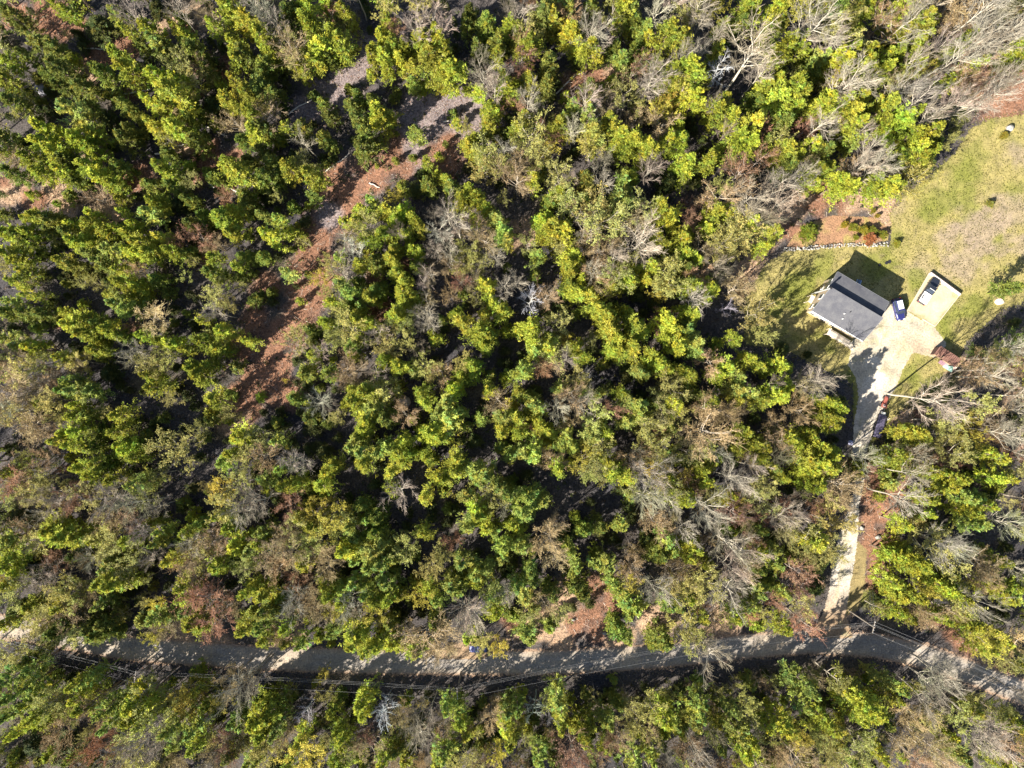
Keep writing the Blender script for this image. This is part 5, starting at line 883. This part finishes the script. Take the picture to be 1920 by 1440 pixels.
o = link('undergrowth', raw_mesh('undergrowth', V, [F], M_LEAF, np.repeat(np.repeat(pal, m, 0), 4, 0))); tag(o, 'low scrub and seedlings covering the forest floor', 'undergrowth', kind='stuff')
# leaf and branch litter in the clearings and on the forest floor
X, Y = scatter(80000, -112, 112, -86, 86); s = flat(X, Y); d = np.full(len(X), 9.)
for px, py, rr_, kk in BL:
    if kk in 'rqt': cx, cy = G(px, py); d = np.minimum(d, np.hypot(X - cx, Y - cy) / (rr_ / PPM))
k = (s < -.3) & ((d < 1.05) | (r.random(len(X)) < .08)); X, Y = X[k], Y[k]; n = len(X); Z = height(X, Y)
a = r.uniform(0, 6.28, n); L = r.exponential(.5, n).clip(.15, 2.4); zz = r.uniform(.02, .22, n)
P0_ = np.stack([X, Y, Z + .03], 1); P1_ = P0_ + np.stack([np.cos(a) * L, np.sin(a) * L, zz], 1)
V, F = many_tubes(P0_, P1_, r.uniform(.015, .055, n), np.full(n, .01)); tn = np.array([(.20, .15, .12), (.32, .27, .22), (.13, .09, .07), (.42, .36, .30)])[r.integers(0, 4, n)]
o = link('fallen_branches', raw_mesh('fallen_branches', V, [F], M_BARK, np.repeat(tn, 6, 0))); tag(o, 'sticks and broken branches littering the forest floor and clearings', 'branches', kind='stuff')
X, Y = scatter(60000, *bb(LAWN)); s = sdf_poly(X, Y, LAWN); pad = sdf_poly(X, Y, PAD); dr_ = sdf_poly(X, Y, DRIVE); hx, hy = X - HX, Y - HY
ins = (np.abs(hx * math.cos(HA) + hy * math.sin(HA)) < hl / 2) & (np.abs(-hx * math.sin(HA) + hy * math.cos(HA)) < hd / 2)
k = (s > -.8) & (pad < -.2) & (dr_ < -.3) & (~ins) & (vnoise(X, Y, 1.1) > .30); X, Y = X[k], Y[k]; n = len(X)
V, F = quads(np.stack([X, Y, r.uniform(.03, .13, n)], 1), .15, r, .2, 2.2)
cc = col_lawn(X, Y) * r.uniform(.6, 1.25, n)[:, None] * np.array((.92, 1.0, .75))
o = link('lawn_tufts', raw_mesh('lawn_tufts', V, [F], M_LEAF, np.repeat(cc, 4, 0))); tag(o, 'uneven tufts of dry and green grass over the lawn', 'grass', kind='stuff')
X, Y = scatter(70000, -112, 112, -86, 86); s = flat(X, Y); rd = sdf_line(X, Y, ROADL, 2.65)
d = np.full(len(X), 9.)
for px, py, rr_, kk in BL:
    if kk in 'rqt': cx, cy = G(px, py); d = np.minimum(d, np.hypot(X - cx, Y - cy) / (rr_ / PPM))
k = ((d < 1.1) & (s < .2)) | ((rd > -1.6) & (rd < .7) & (r.random(len(X)) < .4)); X, Y = X[k], Y[k]; n = len(X); Z = height(X, Y)
V, F = quads(np.stack([X, Y, Z + r.uniform(.03, .10, n)], 1), .17, r, 1.2, 1.3); tn = np.array([(.34, .19, .12), (.26, .13, .08), (.45, .33, .22), (.14, .08, .05)])[r.integers(0, 4, n)]
o = link('fallen_leaves', raw_mesh('fallen_leaves', V, [F], M_LEAF, np.repeat(tn, 4, 0))); tag(o, 'brown fallen leaves on the clearings and road verges', 'leaves', kind='stuff')
# garden bed shrubs
for i, (px, py, rp, c, w_) in enumerate(((1517, 436, 14, (.15, .18, .02), 'round yellow-green shrub standing alone in the planting bed'), (1583, 422, 6, (.26, .20, .02), 'yellow shrub, first at the upper rim of the bed'), (1600, 425, 7, (.18, .18, .02), 'yellow-green shrub at the upper rim of the bed'), (1618, 430, 8, (.20, .18, .02), 'olive-yellow shrub, middle of the hedge row in the bed'),
        (1636, 434, 8, (.15, .16, .02), 'green shrub near the end of the hedge row in the bed'), (1653, 440, 7, (.17, .17, .02), 'last green shrub of the hedge row by the bed corner'), (1632, 448, 10, (.30, .12, .05), 'rust-red shrub in the bed below the hedge row'), (1606, 445, 5, (.16, .17, .02), 'tiny green shrub beside the stone wall'), (1681, 457, 6, (.22, .22, .03), 'yellow-green shrub at the end of the stone wall'),
        (1637, 395, 4, (.2, .18, .02), 'tiny shrub in tan leaves above the bed, nearer the firs'), (1646, 405, 4, (.26, .2, .03), 'tiny yellow shrub in tan leaves above the bed corner'), (1856, 383, 7, (.20, .20, .04), 'lone yellow-green shrub in the middle of the lawn'), (1882, 254, 6, (.24, .2, .03), 'small yellow shrub beside the round white boulder'))):
    x, y = G(px, py, .6); rm = rp / PPM; P_ = PROTO['s'][i % 4]
    o = link('shrub', proto_mesh('s', i % 4, 'both'), None, (x, y, .01), i * 1.3); o.scale = (rm * 1.15 / P_['R'], rm * 1.15 / P_['R'], (.6 + rm * 1.1) / P_['H']); o.color = (*c, 1)
    tag(o, w_, 'shrub', 'shrubs of the bed and lawn')
print('trees', len(jobs), 'mass', len(mass), 'objects', len(bpy.data.objects))
